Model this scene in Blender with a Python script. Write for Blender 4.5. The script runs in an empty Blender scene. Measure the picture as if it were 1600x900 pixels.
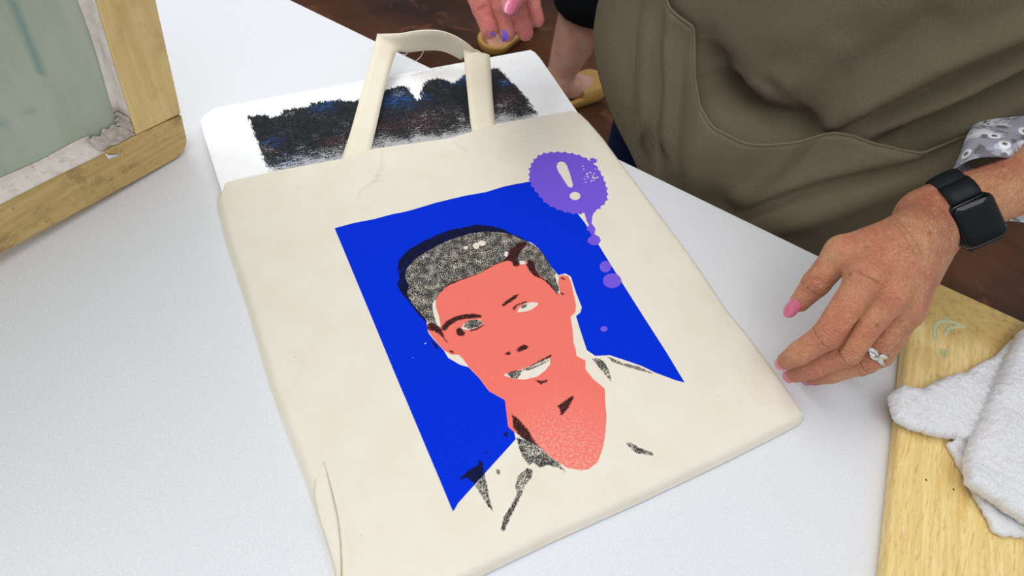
import bpy, bmesh, math, random
import numpy as np
from mathutils import Vector, Matrix
random.seed(4); np.random.seed(4)
SC = bpy.context.scene
COL = SC.collection

# ------------------------------------------------------------------ camera, light, exposure
CAM = np.array([-0.00183176, -0.45390683, 0.46378794])
RM = np.array([[0.89116537, -0.42637362, 0.15501555],
               [0.27384807, 0.77796459, 0.56548946],
               [-0.3617064, -0.46149392, 0.81005669]])      # rows: right, up, back
FPX = 1026.0
cd = bpy.data.cameras.new('camera'); cam = bpy.data.objects.new('camera', cd); COL.objects.link(cam)
cd.sensor_width = 36; cd.lens = FPX/1600*36; cd.clip_start = .02
mw = np.eye(4); mw[:3, :3] = RM.T; mw[:3, 3] = CAM
cam.matrix_world = Matrix(mw.tolist())
SC.camera = cam
cd.dof.use_dof = True; cd.dof.focus_distance = 0.60; cd.dof.aperture_fstop = 9.0

w = bpy.data.worlds.new('world'); SC.world = w; w.use_nodes = True
# a pale room: bright ceiling overhead, dimmer walls towards the horizon
wt_ = w.node_tree; wg = wt_.nodes.new('ShaderNodeTexCoord'); wx = wt_.nodes.new('ShaderNodeSeparateXYZ'); wt_.links.new(wg.outputs['Generated'], wx.inputs[0])
wm = wt_.nodes.new('ShaderNodeMapRange'); wt_.links.new(wx.outputs[2], wm.inputs[0]); wm.inputs[1].default_value = .05; wm.inputs[2].default_value = .85; wm.inputs[3].default_value = .22; wm.inputs[4].default_value = .78
wt_.nodes['Background'].inputs[0].default_value = (.84, .92, 1.0, 1); wt_.links.new(wm.outputs[0], wt_.nodes['Background'].inputs[1])
def area(name, loc, size, power, col=(1, .98, .95), aim=(0.2, 0, 0)):
    l = bpy.data.lights.new(name, 'AREA'); l.shape = 'RECTANGLE'; l.size, l.size_y = size
    l.energy = power; l.color = col
    o = bpy.data.objects.new(name, l); COL.objects.link(o); o.location = loc
    o.rotation_euler = (Vector(aim)-Vector(loc)).to_track_quat('-Z', 'Y').to_euler()
    return o
area('ceiling_light', (-.3, .55, 1.9), (1.6, .9), 17)
area('ceiling_light', (-.5, -.9, 1.9), (1.6, .9), 12)
area('ceiling_light', (1.6, 1.2, 1.9), (1.6, .9), 9)
SC.view_settings.view_transform = 'Standard'; SC.view_settings.look = 'None'
SC.view_settings.gamma = 1; SC.view_settings.use_curve_mapping = False
SC.view_settings.exposure = .17

T = -.009            # table top height (z = 0 is the upper face of the bag)
FL = T-.74           # floor
A0 = np.array([.13839287, .27439532, 0]); EE = np.array([.590913732, -.806734753, 0]); NN = np.array([.80673475, .59091373, 0])
def W(t, s, z): return A0+EE*t+NN*s+np.array([0, 0, z])     # along table edge, beyond edge, height
def ray(u, v): return RM.T@np.array([(u-800)/FPX, (450-v)/FPX, -1.])
def un(u, v, z=0.):
    d = ray(u, v); return CAM+d*((z-CAM[2])/d[2])
def PD(u, v, d): return CAM+ray(u, v)*d
IR, IU = RM[0], RM[1]

# ------------------------------------------------------------------ helpers
def tag(o, label, cat, group=None, kind=None):
    if label: o['label'] = label
    if cat: o['category'] = cat
    if group: o['group'] = group
    if kind: o['kind'] = kind
    return o
def empty(name, loc, label, cat, group=None):
    o = bpy.data.objects.new(name, None); COL.objects.link(o); o.location = Vector([float(c) for c in loc]); o.empty_display_size = .05
    bpy.context.view_layer.update()
    return tag(o, label, cat, group)
def link(name, me, mat=None, parent=None, smooth=True):
    o = bpy.data.objects.new(name, me); COL.objects.link(o)
    if mat is not None:
        for m in (mat if isinstance(mat, (list, tuple)) else [mat]): me.materials.append(m)
    if smooth: me.polygons.foreach_set('use_smooth', [True]*len(me.polygons))
    if parent is not None:
        o.parent = parent
        bpy.context.view_layer.update()
        o.matrix_parent_inverse = parent.matrix_world.inverted()
    return o
def mesh(name, V, F):
    me = bpy.data.meshes.new(name); V = np.asarray(V, float)
    me.from_pydata([tuple(map(float, v)) for v in V], [], [tuple(int(i) for i in f) for f in F]); me.update()
    return me
def gridfaces(nu, nv, close_u=False):
    F = []
    for i in range(nu if close_u else nu-1):
        for j in range(nv-1):
            a = i*nv+j; b = ((i+1) % nu)*nv+j
            F.append((a, b, b+1, a+1))
    return F
def solid(o, t, off=0):
    m = o.modifiers.new('thickness', 'SOLIDIFY'); m.thickness = t; m.offset = off; return o
def subsurf(o, n=1):
    m = o.modifiers.new('smooth', 'SUBSURF'); m.levels = n; m.render_levels = n; return o
def bevel(o, wd, n=3, ang=40):
    m = o.modifiers.new('bevel', 'BEVEL'); m.width = wd; m.segments = n; m.limit_method = 'ANGLE'; m.angle_limit = math.radians(ang); return o
def prism(poly, z0, z1):
    n = len(poly)
    V = [(p[0], p[1], z0) for p in poly]+[(p[0], p[1], z1) for p in poly]
    F = [tuple(range(n))[::-1], tuple(range(n, 2*n))]+[(i, (i+1) % n, n+(i+1) % n, n+i) for i in range(n)]
    return V, F
def boxmesh(name, c, ax, half):
    c = np.array(c); ax = [np.array(a) for a in ax]
    V = [c+ax[0]*half[0]*sx+ax[1]*half[1]*sy+ax[2]*half[2]*sz for sz in (-1, 1) for sy in (-1, 1) for sx in (-1, 1)]
    F = [(0, 2, 3, 1), (4, 5, 7, 6), (0, 1, 5, 4), (2, 6, 7, 3), (0, 4, 6, 2), (1, 3, 7, 5)]
    return mesh(name, V, F)
def tube(pts, r, n=8, cap=True):
    pts = [np.array(p, float) for p in pts]; m = len(pts)
    if np.isscalar(r): r = [r]*m
    V = []; up = np.array([.13, .21, .97])
    for i, p in enumerate(pts):
        d = pts[min(i+1, m-1)]-pts[max(i-1, 0)]; d = d/np.linalg.norm(d)
        x = np.cross(d, up); x /= np.linalg.norm(x); y = np.cross(x, d)
        for k in range(n):
            a = 2*math.pi*k/n; V.append(p+r[i]*(x*math.cos(a)+y*math.sin(a)))
    F = [(i*n+k, i*n+(k+1) % n, (i+1)*n+(k+1) % n, (i+1)*n+k) for i in range(m-1) for k in range(n)]
    if cap: F += [tuple(range(n))[::-1], tuple(range((m-1)*n, m*n))]
    return V, F
def resample(P, n):
    P = np.asarray(P, float); d = np.r_[0, np.cumsum(np.linalg.norm(np.diff(P, axis=0), axis=1))]
    s = np.linspace(0, d[-1], n); return np.stack([np.interp(s, d, P[:, k]) for k in range(P.shape[1])], 1)
def catmull(P, n=8):
    P = [np.array(p, float) for p in P]; Q = [2*P[0]-P[1]]+P+[2*P[-1]-P[-2]]; out = []
    for i in range(1, len(Q)-2):
        for k in range(n):
            t = k/n; a, b, c, d = Q[i-1], Q[i], Q[i+1], Q[i+2]
            out.append(.5*((2*b)+(-a+c)*t+(2*a-5*b+4*c-d)*t*t+(-a+3*b-3*c+d)*t**3))
    out.append(P[-1]); return np.array(out)
def polysd(X, Y, poly):
    """signed distance, positive inside"""
    poly = np.asarray(poly, float); n = len(poly); d2 = np.full(X.shape, 1e9); ins = np.zeros(X.shape, bool)
    for i in range(n):
        ax, ay = poly[i][:2]; bx, by = poly[(i+1) % n][:2]
        ex, ey = bx-ax, by-ay; L = ex*ex+ey*ey
        if L < 1e-14: continue
        t = np.clip(((X-ax)*ex+(Y-ay)*ey)/L, 0, 1)
        d2 = np.minimum(d2, (X-ax-t*ex)**2+(Y-ay-t*ey)**2)
        c = ((ay > Y) != (by > Y))
        if ey != 0: ins ^= c & (X < ex*(Y-ay)/ey+ax)
    return np.where(ins, 1, -1)*np.sqrt(d2)
def setattr_(me, name, arr):
    a = me.attributes.new(name, 'FLOAT', 'POINT'); a.data.foreach_set('value', np.asarray(arr, np.float32).ravel())
def valnoise(X, Y, sc, seed=0):
    rs = np.random.RandomState(seed); G = rs.rand(128, 128)
    x = X*sc+1000; y = Y*sc+1000; i = np.floor(x).astype(int); j = np.floor(y).astype(int); fx = x-i; fy = y-j
    fx = fx*fx*(3-2*fx); fy = fy*fy*(3-2*fy); g = lambda a, b: G[a % 128, b % 128]
    return (g(i, j)*(1-fx)+g(i+1, j)*fx)*(1-fy)+(g(i, j+1)*(1-fx)+g(i+1, j+1)*fx)*fy

# ---- signed distance fields and surface nets
def seg_sd(P, a, b, r1, r2):
    a = np.asarray(a, np.float32); b = np.asarray(b, np.float32); ab = b-a; L = float(ab@ab)
    t = np.clip(((P-a)@ab)/max(L, 1e-12), 0, 1)
    D = P-a-t[..., None]*ab
    return np.sqrt((D*D).sum(-1))-(r1+(r2-r1)*t)
def ell_sd(P, c, r, ax=None):
    D = P-np.asarray(c, np.float32)
    if ax is not None: D = D@np.asarray(ax, np.float32).T
    r = np.asarray(r, np.float32); k0 = np.sqrt(((D/r)**2).sum(-1)); k1 = np.sqrt(((D/(r*r))**2).sum(-1))
    return k0*(k0-1)/np.maximum(k1, 1e-9)
def smin(a, b, k):
    h = np.clip(.5+.5*(b-a)/k, 0, 1); return b*(1-h)+a*h-k*h*(1-h)
def nets(f, lo, hi, h):
    lo = np.array(lo, float); hi = np.array(hi, float); n = np.ceil((hi-lo)/h).astype(int)+1
    gx, gy, gz = [lo[k]+h*np.arange(n[k]) for k in range(3)]
    F = np.empty(n, np.float32)
    for i0 in range(0, n[0], 24):
        P = np.stack(np.meshgrid(gx[i0:i0+24], gy, gz, indexing='ij'), -1).astype(np.float32)
        F[i0:i0+24] = f(P)
    S = F < 0
    c = [S[i:n[0]-1+i, j:n[1]-1+j, k:n[2]-1+k] for i in (0, 1) for j in (0, 1) for k in (0, 1)]
    cnt = sum(x.astype(int) for x in c); act = (cnt > 0) & (cnt < 8)
    idx = np.full(act.shape, -1); ids = np.argwhere(act); idx[tuple(ids.T)] = np.arange(len(ids))
    acc = np.zeros((len(ids), 3)); num = np.zeros(len(ids))
    offs = [(i, j, k) for i in (0, 1) for j in (0, 1) for k in (0, 1)]
    for a in offs:
        for ax in range(3):
            if a[ax]: continue
            b = list(a); b[ax] = 1
            fa = F[ids[:, 0]+a[0], ids[:, 1]+a[1], ids[:, 2]+a[2]]; fb = F[ids[:, 0]+b[0], ids[:, 1]+b[1], ids[:, 2]+b[2]]
            m = (fa < 0) != (fb < 0); t = np.where(m, fa/np.where(m, fa-fb, 1), 0)
            p = np.tile(np.array(a, float), (len(ids), 1)); p[:, ax] += t
            acc[m] += p[m]; num[m] += 1
    V = lo+h*(ids+acc/num[:, None])
    Q = []
    for ax in range(3):
        o1, o2 = [(1, 2), (2, 0), (0, 1)][ax]
        sl = [slice(0, n[k]) for k in range(3)]; s0 = list(sl); s1 = list(sl); s0[ax] = slice(0, n[ax]-1); s1[ax] = slice(1, n[ax])
        A, B = S[tuple(s0)], S[tuple(s1)]
        for flip in (0, 1):
            e = np.argwhere((A & ~B) if not flip else (~A & B))
            e = e[(e[:, o1] > 0) & (e[:, o2] > 0) & (e[:, o1] < n[o1]-1) & (e[:, o2] < n[o2]-1)]
            def g(d1, d2):
                q = e.copy(); q[:, o1] -= d1; q[:, o2] -= d2; return idx[tuple(q.T)]
            q = np.stack([g(1, 1), g(0, 1), g(0, 0), g(1, 0)], 1)
            Q.append(q if not flip else q[:, ::-1])
    return V, np.concatenate(Q)

# ------------------------------------------------------------------ materials
def lin(c):
    return tuple(((x/255)/12.92 if x/255 <= .04045 else ((x/255+.055)/1.055)**2.4) for x in c[:3])+(1,)
class N:
    def __init__(s, name, rough=.6, spec=.5):
        s.m = bpy.data.materials.new(name); s.m.use_nodes = True; s.t = s.m.node_tree; s.b = s.t.nodes['Principled BSDF']
        s.b.inputs['Roughness'].default_value = rough; s.b.inputs['Specular IOR Level'].default_value = spec
    def n(s, typ, **kw):
        o = s.t.nodes.new(typ)
        for k, v in kw.items(): setattr(o, k, v)
        return o
    def set(s, sock, v):
        if isinstance(v, bpy.types.NodeSocket): s.t.links.new(v, sock)
        elif v is not None: sock.default_value = v
    def math(s, op, a, b=None, c=None, clamp=False):
        o = s.n('ShaderNodeMath', operation=op, use_clamp=clamp); s.set(o.inputs[0], a); s.set(o.inputs[1], b)
        if c is not None: s.set(o.inputs[2], c)
        return o.outputs[0]
    def coord(s, scale=(1, 1, 1), rot=(0, 0, 0), kind='Position'):
        g = s.n('ShaderNodeNewGeometry').outputs['Position'] if kind == 'Position' else s.n('ShaderNodeTexCoord').outputs[kind]
        mp = s.n('ShaderNodeMapping'); s.set(mp.inputs[0], g); mp.inputs['Rotation'].default_value = rot; mp.inputs['Scale'].default_value = scale
        # rotate first, then scale
        if rot != (0, 0, 0):
            mp.inputs['Scale'].default_value = (1, 1, 1)
            m2 = s.n('ShaderNodeMapping'); s.set(m2.inputs[0], mp.outputs[0]); m2.inputs['Scale'].default_value = scale; return m2.outputs[0]
        return mp.outputs[0]
    def noise(s, sc, detail=3, rough=.5, vec=None, dist=0):
        o = s.n('ShaderNodeTexNoise'); s.set(o.inputs['Vector'], vec if vec is not None else s.coord())
        o.inputs['Scale'].default_value = sc; o.inputs['Detail'].default_value = detail; o.inputs['Roughness'].default_value = rough; o.inputs['Distortion'].default_value = dist
        return o.outputs[0]
    def voro(s, sc, feat='F1', vec=None, out='Distance', rnd=1):
        o = s.n('ShaderNodeTexVoronoi', feature=feat); s.set(o.inputs['Vector'], vec if vec is not None else s.coord()); o.inputs['Scale'].default_value = sc
        o.inputs['Randomness'].default_value = rnd
        return o.outputs[out]
    def ss(s, v, a, b, lo=0, hi=1):
        o = s.n('ShaderNodeMapRange', interpolation_type='SMOOTHSTEP'); s.set(o.inputs[0], v)
        o.inputs[1].default_value = a; o.inputs[2].default_value = b; o.inputs[3].default_value = lo; o.inputs[4].default_value = hi
        return o.outputs[0]
    def mix(s, f, a, b, mode='MIX'):
        o = s.n('ShaderNodeMix', data_type='RGBA', blend_type=mode); s.set(o.inputs[0], f); s.set(o.inputs[6], a); s.set(o.inputs[7], b); return o.outputs[2]
    def attr(s, name): return s.n('ShaderNodeAttribute', attribute_name=name).outputs['Fac']
    def bump(s, h, dist=.001, strength=1, prev=None):
        o = s.n('ShaderNodeBump'); s.set(o.inputs['Height'], h); o.inputs['Distance'].default_value = dist; o.inputs['Strength'].default_value = strength
        if prev is not None: s.set(o.inputs['Normal'], prev)
        s.set(s.b.inputs['Normal'], o.outputs[0]); return o.outputs[0]
    def col(s, c): s.set(s.b.inputs['Base Color'], c); return s
def plain(name, c, rough=.6, spec=.5, metal=0):
    k = N(name, rough, spec); k.col(lin(c)); k.b.inputs['Metallic'].default_value = metal; return k.m

# floor
k = N('floor_brown', .5, .2)
c1 = k.mix(k.ss(k.noise(2.2, 5, .6), .35, .7), lin((42, 20, 6)), lin((88, 47, 14)))
c1 = k.mix(k.ss(k.noise(9, 4, .65, dist=.8), .55, .75), c1, lin((122, 72, 34)))
st = k.noise(5, 5, .6, vec=k.coord((1, 9, 1), (0, 0, .5)))
c1 = k.mix(k.ss(st, .6, .8, 0, .5), c1, lin((120, 74, 40)))
k.col(c1); k.set(k.b.inputs['Roughness'], k.ss(k.noise(6, 4), .3, .7, .42, .65)); M_floor = k.m
# table laminate
k = N('table_laminate', .6, .25)
sp = k.noise(900, 2, .6); c1 = k.mix(k.ss(sp, .35, .65), lin((214, 214, 217)), lin((225, 225, 227)))
k.col(c1); k.bump(sp, .0001, .5); M_table = k.m
M_edge = plain('table_edge', (150, 150, 152), .5)
M_leg = plain('table_leg', (60, 60, 62), .4, .5, .6)
# wood
def woodmat(name, base, dark, lightc, rot, stain=0., pores=True, scale=1., up=False):
    k = N(name, .42, .4)
    v = k.coord((160, 160, 10) if up else (14*scale, 160*scale, 160*scale), rot)
    g = k.noise(1, 5, .65, vec=v, dist=.5); c = k.mix(k.ss(g, .3, .7), lin(base), lin(lightc))
    v2 = k.coord((620, 620, 45) if up else (45*scale, 620*scale, 620*scale), rot); p = k.noise(1, 3, .6, vec=v2)
    if pores: c = k.mix(k.ss(p, .56, .72, 0, .6), c, lin(dark))
    if stain:
        s1 = k.noise(28, 5, .7); c = k.mix(k.ss(s1, .5, .75, 0, stain), c, lin(dark))
        s2 = k.noise(160, 3, .7); c = k.mix(k.ss(s2, .66, .76, 0, stain), c, lin((70, 55, 40)))
    k.col(c); k.bump(p, .0003, .4); return k
# canvas cloth
def canvasmat(name, c=(231, 223, 209), specks=True):
    k = N(name, .9, .15); cc = k.mix(k.ss(k.noise(30, 4, .6), .3, .7), lin(c), lin((c[0]-3, c[1]-5, c[2]-9)))
    if specks:
        v = k.voro(140); c2 = k.noise(40, 2)
        cc = k.mix(k.math('MULTIPLY', k.ss(v, .055, .03), k.ss(c2, .5, .56)), cc, lin((150, 118, 74)))
    return k, cc
def weave(k, prev=None, rot=(0, 0, 0.0)):
    v = k.coord((1, 1, 1), rot)
    a = k.noise(1, 1, .5, vec=k.coord((1900, 250, 700), rot)); b = k.noise(1, 1, .5, vec=k.coord((250, 1900, 700), rot))
    return k.bump(k.math('ADD', a, b), .00018, .6, prev)
k, cc = canvasmat('canvas_cloth'); k.col(cc); weave(k); M_canvas = k.m
k, cc = canvasmat('canvas_handle', (236, 227, 207), False); k.col(cc); weave(k); M_handle = k.m

# ------------------------------------------------------------------ floor and table
fl = link('floor', mesh('floor', [(-3, -3, FL), (4, -3, FL), (4, 4, FL), (-3, 4, FL)], [(0, 1, 2, 3)]), M_floor, smooth=False); fl['kind'] = 'structure'
tb = empty('table', W(.1, -.38, FL), 'long white grey laminate folding table the bag lies on', 'table')
def rect_ts(t0, t1, s0, s1, r=.02, n=5):
    P = []
    for (t, s, a0) in ((t1-r, s1-r, 0), (t0+r, s1-r, 90), (t0+r, s0+r, 180), (t1-r, s0+r, 270)):
        for i in range(n+1):
            a = math.radians(a0+90*i/n); P.append(W(t+r*math.cos(a), s+r*math.sin(a), 0))
    return P
V, F = prism(rect_ts(-.72, 1.12, -.77, 0), T-.022, T); o = link('table_top', mesh('top', V, F), M_table, tb, False); bevel(o, .0018, 2)
V, F = prism(rect_ts(-.722, 1.122, -.772, .0015, .021), T-.024, T-.003); link('edge_band', mesh('edge', V, F), M_edge, tb, False)
for t in (-.6, 1.0):
    for s in (-.7, -.07):
        V, F = tube([W(t, s, FL), W(t, s, T-.024)], .014, 12); link('leg', mesh('leg', V, F), M_leg, tb)

# ------------------------------------------------------------------ tote bag
bag = empty('tote_bag', un(800, 500, T), 'cream canvas tote bag with a blue and coral screenprinted portrait, lying flat', 'tote bag')
Lp = [(342, 287), (336, 308), (340, 327), (350, 367), (370, 427), (381, 462), (420, 597), (443, 660), (478, 753), (503, 830), (523, 897), (551, 985)]
Rp = [(903, 172), (912, 175), (924, 186), (947, 212), (980, 258), (1003, 288), (1034, 330), (1067, 374), (1099, 420), (1137, 477), (1167, 514), (1197, 554), (1233, 604), (1259, 643)]
Tp = [(342, 287), (440, 266), (535, 248), (583, 233), (640, 225), (700, 217), (738, 206), (774, 194), (843, 182), (903, 172)]
Bp = [(551, 985), (640, 950), (745, 901), (870, 841), (1000, 783), (1133, 720), (1217, 678), (1256, 657), (1262, 650), (1259, 643)]
def edge_round(P):  # px -> world xy at z=0
    return np.array([un(u, v, 0)[:2] for u, v in P])
def coons(L, R, Tq, B, nu, nv):
    L, R, Tq, B = resample(L, nv), resample(R, nv), resample(Tq, nu), resample(B, nu)
    u = np.linspace(0, 1, nu)[:, None, None]; v = np.linspace(0, 1, nv)[None, :, None]
    return (1-u)*L[None]+u*R[None]+(1-v)*Tq[:, None]+v*B[:, None]-((1-u)*(1-v)*L[0]+u*(1-v)*R[0]+(1-u)*v*L[-1]+u*v*R[-1])
NU, NV = 500, 520
XY = coons(edge_round(Lp), edge_round(Rp), edge_round(Tp), edge_round(Bp), NU, NV)
X, Y = XY[..., 0], XY[..., 1]
uu = np.linspace(0, 1, NU)[:, None]*np.ones((1, NV)); vv = np.ones((NU, 1))*np.linspace(0, 1, NV)[None]
dl, dr, db = uu*.38, (1-uu)*.38, (1-vv)*.395
dm = np.minimum(np.minimum(dl, dr), db)
Z = -.0072*np.exp(-(dm/.0036)**1.4)
edgew = np.exp(-dm/.03)
Z += (valnoise(X, Y, 26, 3)-.5)*.0009*np.clip(dm/.01, 0, 1)*(.4+edgew)
Z += (valnoise(X, Y, 70, 5)-.5)*.0003*(.3+np.exp(-vv*.395/.05))
# hem stitching and top hem thickness
hv = vv*.395
Z -= .0004*np.exp(-((hv-.026)/.0011)**2); Z += .0003*(1-1/(1+np.exp(-(hv-.026)/.0008)))
def crease(P, amp, wd, asym=0):
    """ridge along a px polyline"""
    global Z
    Q = np.array([un(u, v, 0)[:2] for u, v in P]); d2 = np.full(X.shape, 1e9); L = len(Q)-1; tt = np.zeros(X.shape); sg = np.zeros(X.shape)
    for i in range(L):
        a, b = Q[i], Q[i+1]; e = b-a; t = np.clip(((X-a[0])*e[0]+(Y-a[1])*e[1])/(e@e), 0, 1)
        q = (X-a[0]-t*e[0])**2+(Y-a[1]-t*e[1])**2; m = q < d2; d2 = np.where(m, q, d2); tt = np.where(m, (i+t)/L, tt)
        sg = np.where(m, np.sign(e[0]*(Y-a[1])-e[1]*(X-a[0])), sg)
    d = np.sqrt(d2); w_ = wd*(1+asym*sg)
    Z = Z+amp*np.sin(np.pi*np.clip(tt*.96+.02, 0, 1))**.6*np.exp(-(d/w_)**1.3)
crease([(595, 234), (594, 262), (585, 282), (560, 300), (552, 318)], .0016, .0022)
crease([(300+370*.95, 272), (560, 287), (595, 274), (640, 262)], .0013, .002)
crease([(440, 300), (520, 290), (590, 276)], .0010, .003)
crease([(513, 738), (525, 795), (532, 850), (533, 900), (530, 940)], .0016, .004, .75)
crease([(484, 758), (500, 815), (518, 865), (530, 905)], .0012, .0035, .6)
for P_ in ([(509, 742), (519, 775), (526, 800), (531, 830), (533, 860), (532, 905), (528, 935)], [(480, 756), (497, 800), (512, 845), (524, 885), (529, 925)]):
    crease(P_, -.0016, .0012)
crease([(700, 215), (715, 232), (740, 243)], .0010, .003)
crease([(905, 178), (890, 196), (850, 208), (790, 222)], .0010, .003)
crease([(1100, 440), (1140, 500), (1190, 565)], -.0006, .008)
V = np.stack([X, Y, Z], -1).reshape(-1, 3)
ii, jj = np.meshgrid(np.arange(NU-1), np.arange(NV-1), indexing='ij'); a = (ii*NV+jj).ravel()
FF = np.stack([a, a+1, a+NV+1, a+NV], 1)
def fastmesh(name, V, F):
    me = bpy.data.meshes.new(name); me.vertices.add(len(V)); me.vertices.foreach_set('co', V.astype(np.float32).ravel())
    me.loops.add(F.size); me.loops.foreach_set('vertex_index', F.astype(np.int32).ravel())
    me.polygons.add(len(F)); me.polygons.foreach_set('loop_start', np.arange(0, F.size, F.shape[1], dtype=np.int32))
    me.update(calc_edges=True); me.validate(); return me
fp = fastmesh('front', V, FF)
def cz(P, sc, ox, oy): return [(ox+x/sc, oy+y/sc) for x, y in P]
blue = [(522.8, 356.4), (553, 348), (583, 342.5), (611, 335), (633, 330.5), (645, 327.5), (680, 317), (726, 306), (760, 300), (787, 291.5), (806, 287.5), (826, 284), (862, 276),
        (902, 333), (913, 347), (940, 390), (973, 443), (1007, 497), (1043, 553), (1070, 598),
        (1055, 594), (1023, 582), (1003, 572), (977, 563), (953, 555), (930, 556), (917, 547), (907, 517), (900, 494), (907, 488), (909, 480), (900, 457), (892, 432), (883, 427), (873, 430),
        (860, 415), (853, 404), (843, 389), (830, 379), (815, 374), (800, 367), (785, 363), (770, 362), (755.5, 362), (736, 364.7), (719, 369), (694, 378.6), (667, 392.5), (650, 403.6), (635, 420), (633, 433), (639, 447), (636, 458), (641.7, 471.7), (655.5, 488), (666, 500), (669, 520), (678, 531), (694, 548), (700, 559), (719, 570), (732, 573.5), (749, 591), (764, 611), (789, 625), (800, 660), (806, 686), (716, 786), (708, 800), (690, 757), (650, 662), (615, 579), (570, 470)]
coral = [(680.5, 466), (686, 458), (700, 444), (722, 435.5), (750, 426), (772, 413), (786, 408), (793, 400), (797, 390), (812, 379), (823, 378), (822, 384), (812, 394), (806, 405), (812, 413), (820, 413), (824, 407), (832, 407), (837, 420), (845, 432), (858, 441), (867, 455), (873, 460), (875, 459), (872, 440), (874, 432), (879, 429), (888, 431.5), (893, 443), (900, 477), (899, 488), (891.5, 495), (895, 517), (896, 535), (900, 547), (901, 556), (915, 563), (915, 577), (927, 592), (945, 607), (946, 632), (948, 650), (946, 678), (942, 700), (934, 722), (920, 733), (908, 735), (886, 731), (858, 712), (839, 694), (815, 682), (801, 673), (794, 667), (789, 625), (764, 611), (749, 591), (733, 574), (724, 561.5), (717, 554.5), (705, 554), (694, 547.5), (685, 538), (676, 527), (669, 517), (667, 508), (672, 503), (689, 512), (686, 495), (681, 480)]
white = [[(808, 488), (812, 480), (820, 474), (832, 472), (841, 473), (840, 477), (830, 484), (820, 487)],
         [(720, 514), (725, 505), (736, 499.5), (750, 499), (755, 506), (744, 512), (733, 515.5)],
         [(786, 586), (793, 583), (807, 580), (833, 570), (850, 562), (859, 559), (860, 568), (853, 578), (840, 588), (820, 593), (803, 592)]]
halo = cz([(620, 620), (600, 630), (560, 590), (500, 510), (450, 450), (432, 410), (450, 375), (435, 325), (445, 270), (500, 215), (560, 180), (640, 140), (730, 105), (790, 95), (880, 75), (960, 82), (1030, 100), (1080, 130)], 3.6, 500, 330)+[(800, 366), (812, 370), (824, 377)]
hair = halo+[(843, 389), (853, 402), (860, 415), (868, 425), (874, 432), (872, 440), (874, 456), (867, 455), (858, 441), (845, 432), (837, 424), (824, 409), (812, 413), (806, 404), (786, 409), (772, 414), (750, 427), (722, 437), (700, 446), (686, 459), (680.5, 468), (675, 474), (677, 490), (684, 508), (676, 505)]
dense = [cz(p, s, ox, oy) for p, s, ox, oy in [
    ([(350, 420), (380, 350), (470, 270), (545, 250), (555, 280), (500, 350), (470, 420), (485, 490), (450, 515), (415, 505), (400, 465), (340, 440)], 6.667, 740, 340),
    ([(545, 490), (570, 455), (620, 440), (640, 490), (650, 555), (710, 630), (770, 645), (830, 700), (890, 795), (870, 800), (800, 720), (730, 650), (640, 615), (590, 570)], 6.667, 740, 340),
    ([(905, 630), (920, 615), (955, 640), (950, 655), (925, 645)], 6.667, 740, 340),
    ([(0, 575), (110, 520), (220, 470), (310, 440), (300, 455), (210, 495), (110, 545), (0, 592)], 6.667, 740, 340),
    ([(640, 850), (700, 780), (800, 715), (930, 675), (1070, 630), (1200, 575), (1200, 592), (1070, 645), (940, 695), (820, 730), (720, 785), (655, 850)], 7.5, 600, 340),
    ([(900, 790), (915, 775), (950, 800), (930, 812)], 6.667, 740, 340),
    ([(112, 350), (120, 310), (160, 280), (200, 300), (260, 350), (300, 450), (350, 530), (310, 490), (250, 425), (200, 390), (130, 375)], 6.667, 650, 460),
    ([(125, 390), (165, 470), (215, 520), (240, 570), (200, 560), (160, 490)], 6.667, 650, 460),
    ([(265, 340), (310, 280), (400, 230), (500, 205), (600, 198), (690, 215), (680, 240), (600, 250), (500, 258), (420, 280), (350, 330), (310, 380), (270, 375)], 6.667, 650, 460),
    ([(415, 370), (440, 345), (475, 345), (490, 375), (520, 400), (490, 435), (450, 435), (420, 410)], 6.667, 650, 460),
    ([(545, 370), (600, 360), (640, 345), (700, 310), (715, 318), (640, 372), (570, 388)], 6.667, 650, 460),
    ([(345, 580), (375, 583), (400, 610), (385, 615), (350, 600)], 6.667, 650, 460),
    ([(895, 105), (930, 70), (1010, 15), (1080, -15), (1040, 45), (980, 85), (900, 135)], 6.667, 650, 460),
    ([(1005, 140), (1040, 105), (1150, 65), (1160, 85), (1060, 115), (1020, 175)], 6.667, 650, 460),
    ([(925, 620), (960, 585), (990, 610), (975, 640)], 6.667, 650, 460),
    ([(1040, 580), (1080, 540), (1130, 515), (1180, 545), (1150, 575), (1070, 605)], 6.667, 650, 460),
    ([(300, 680), (390, 630), (500, 570), (515, 580), (480, 605), (390, 645), (310, 690), (230, 705)], 5, 760, 440),
    ([(380, 765), (430, 775), (490, 760), (470, 785), (430, 805), (400, 790)], 5, 760, 440),
    ([(740, 240), (790, 205), (820, 185), (825, 200), (800, 245), (770, 285), (755, 285), (755, 260)], 3.214, 640, 560),
    ([(512, 278), (545, 300), (590, 350), (640, 430), (690, 480), (640, 440), (600, 425), (555, 395), (520, 345)], 3.214, 640, 560),
    ([(240, 612), (290, 565), (340, 535), (350, 505), (370, 525), (378, 590), (325, 632), (290, 600)], 3.214, 640, 560),
    ([(470, 375), (490, 365), (495, 395), (475, 390)], 3.214, 640, 560),
    ([(378, 465), (392, 465), (392, 478), (380, 478)], 3.214, 640, 560),
]]
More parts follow.
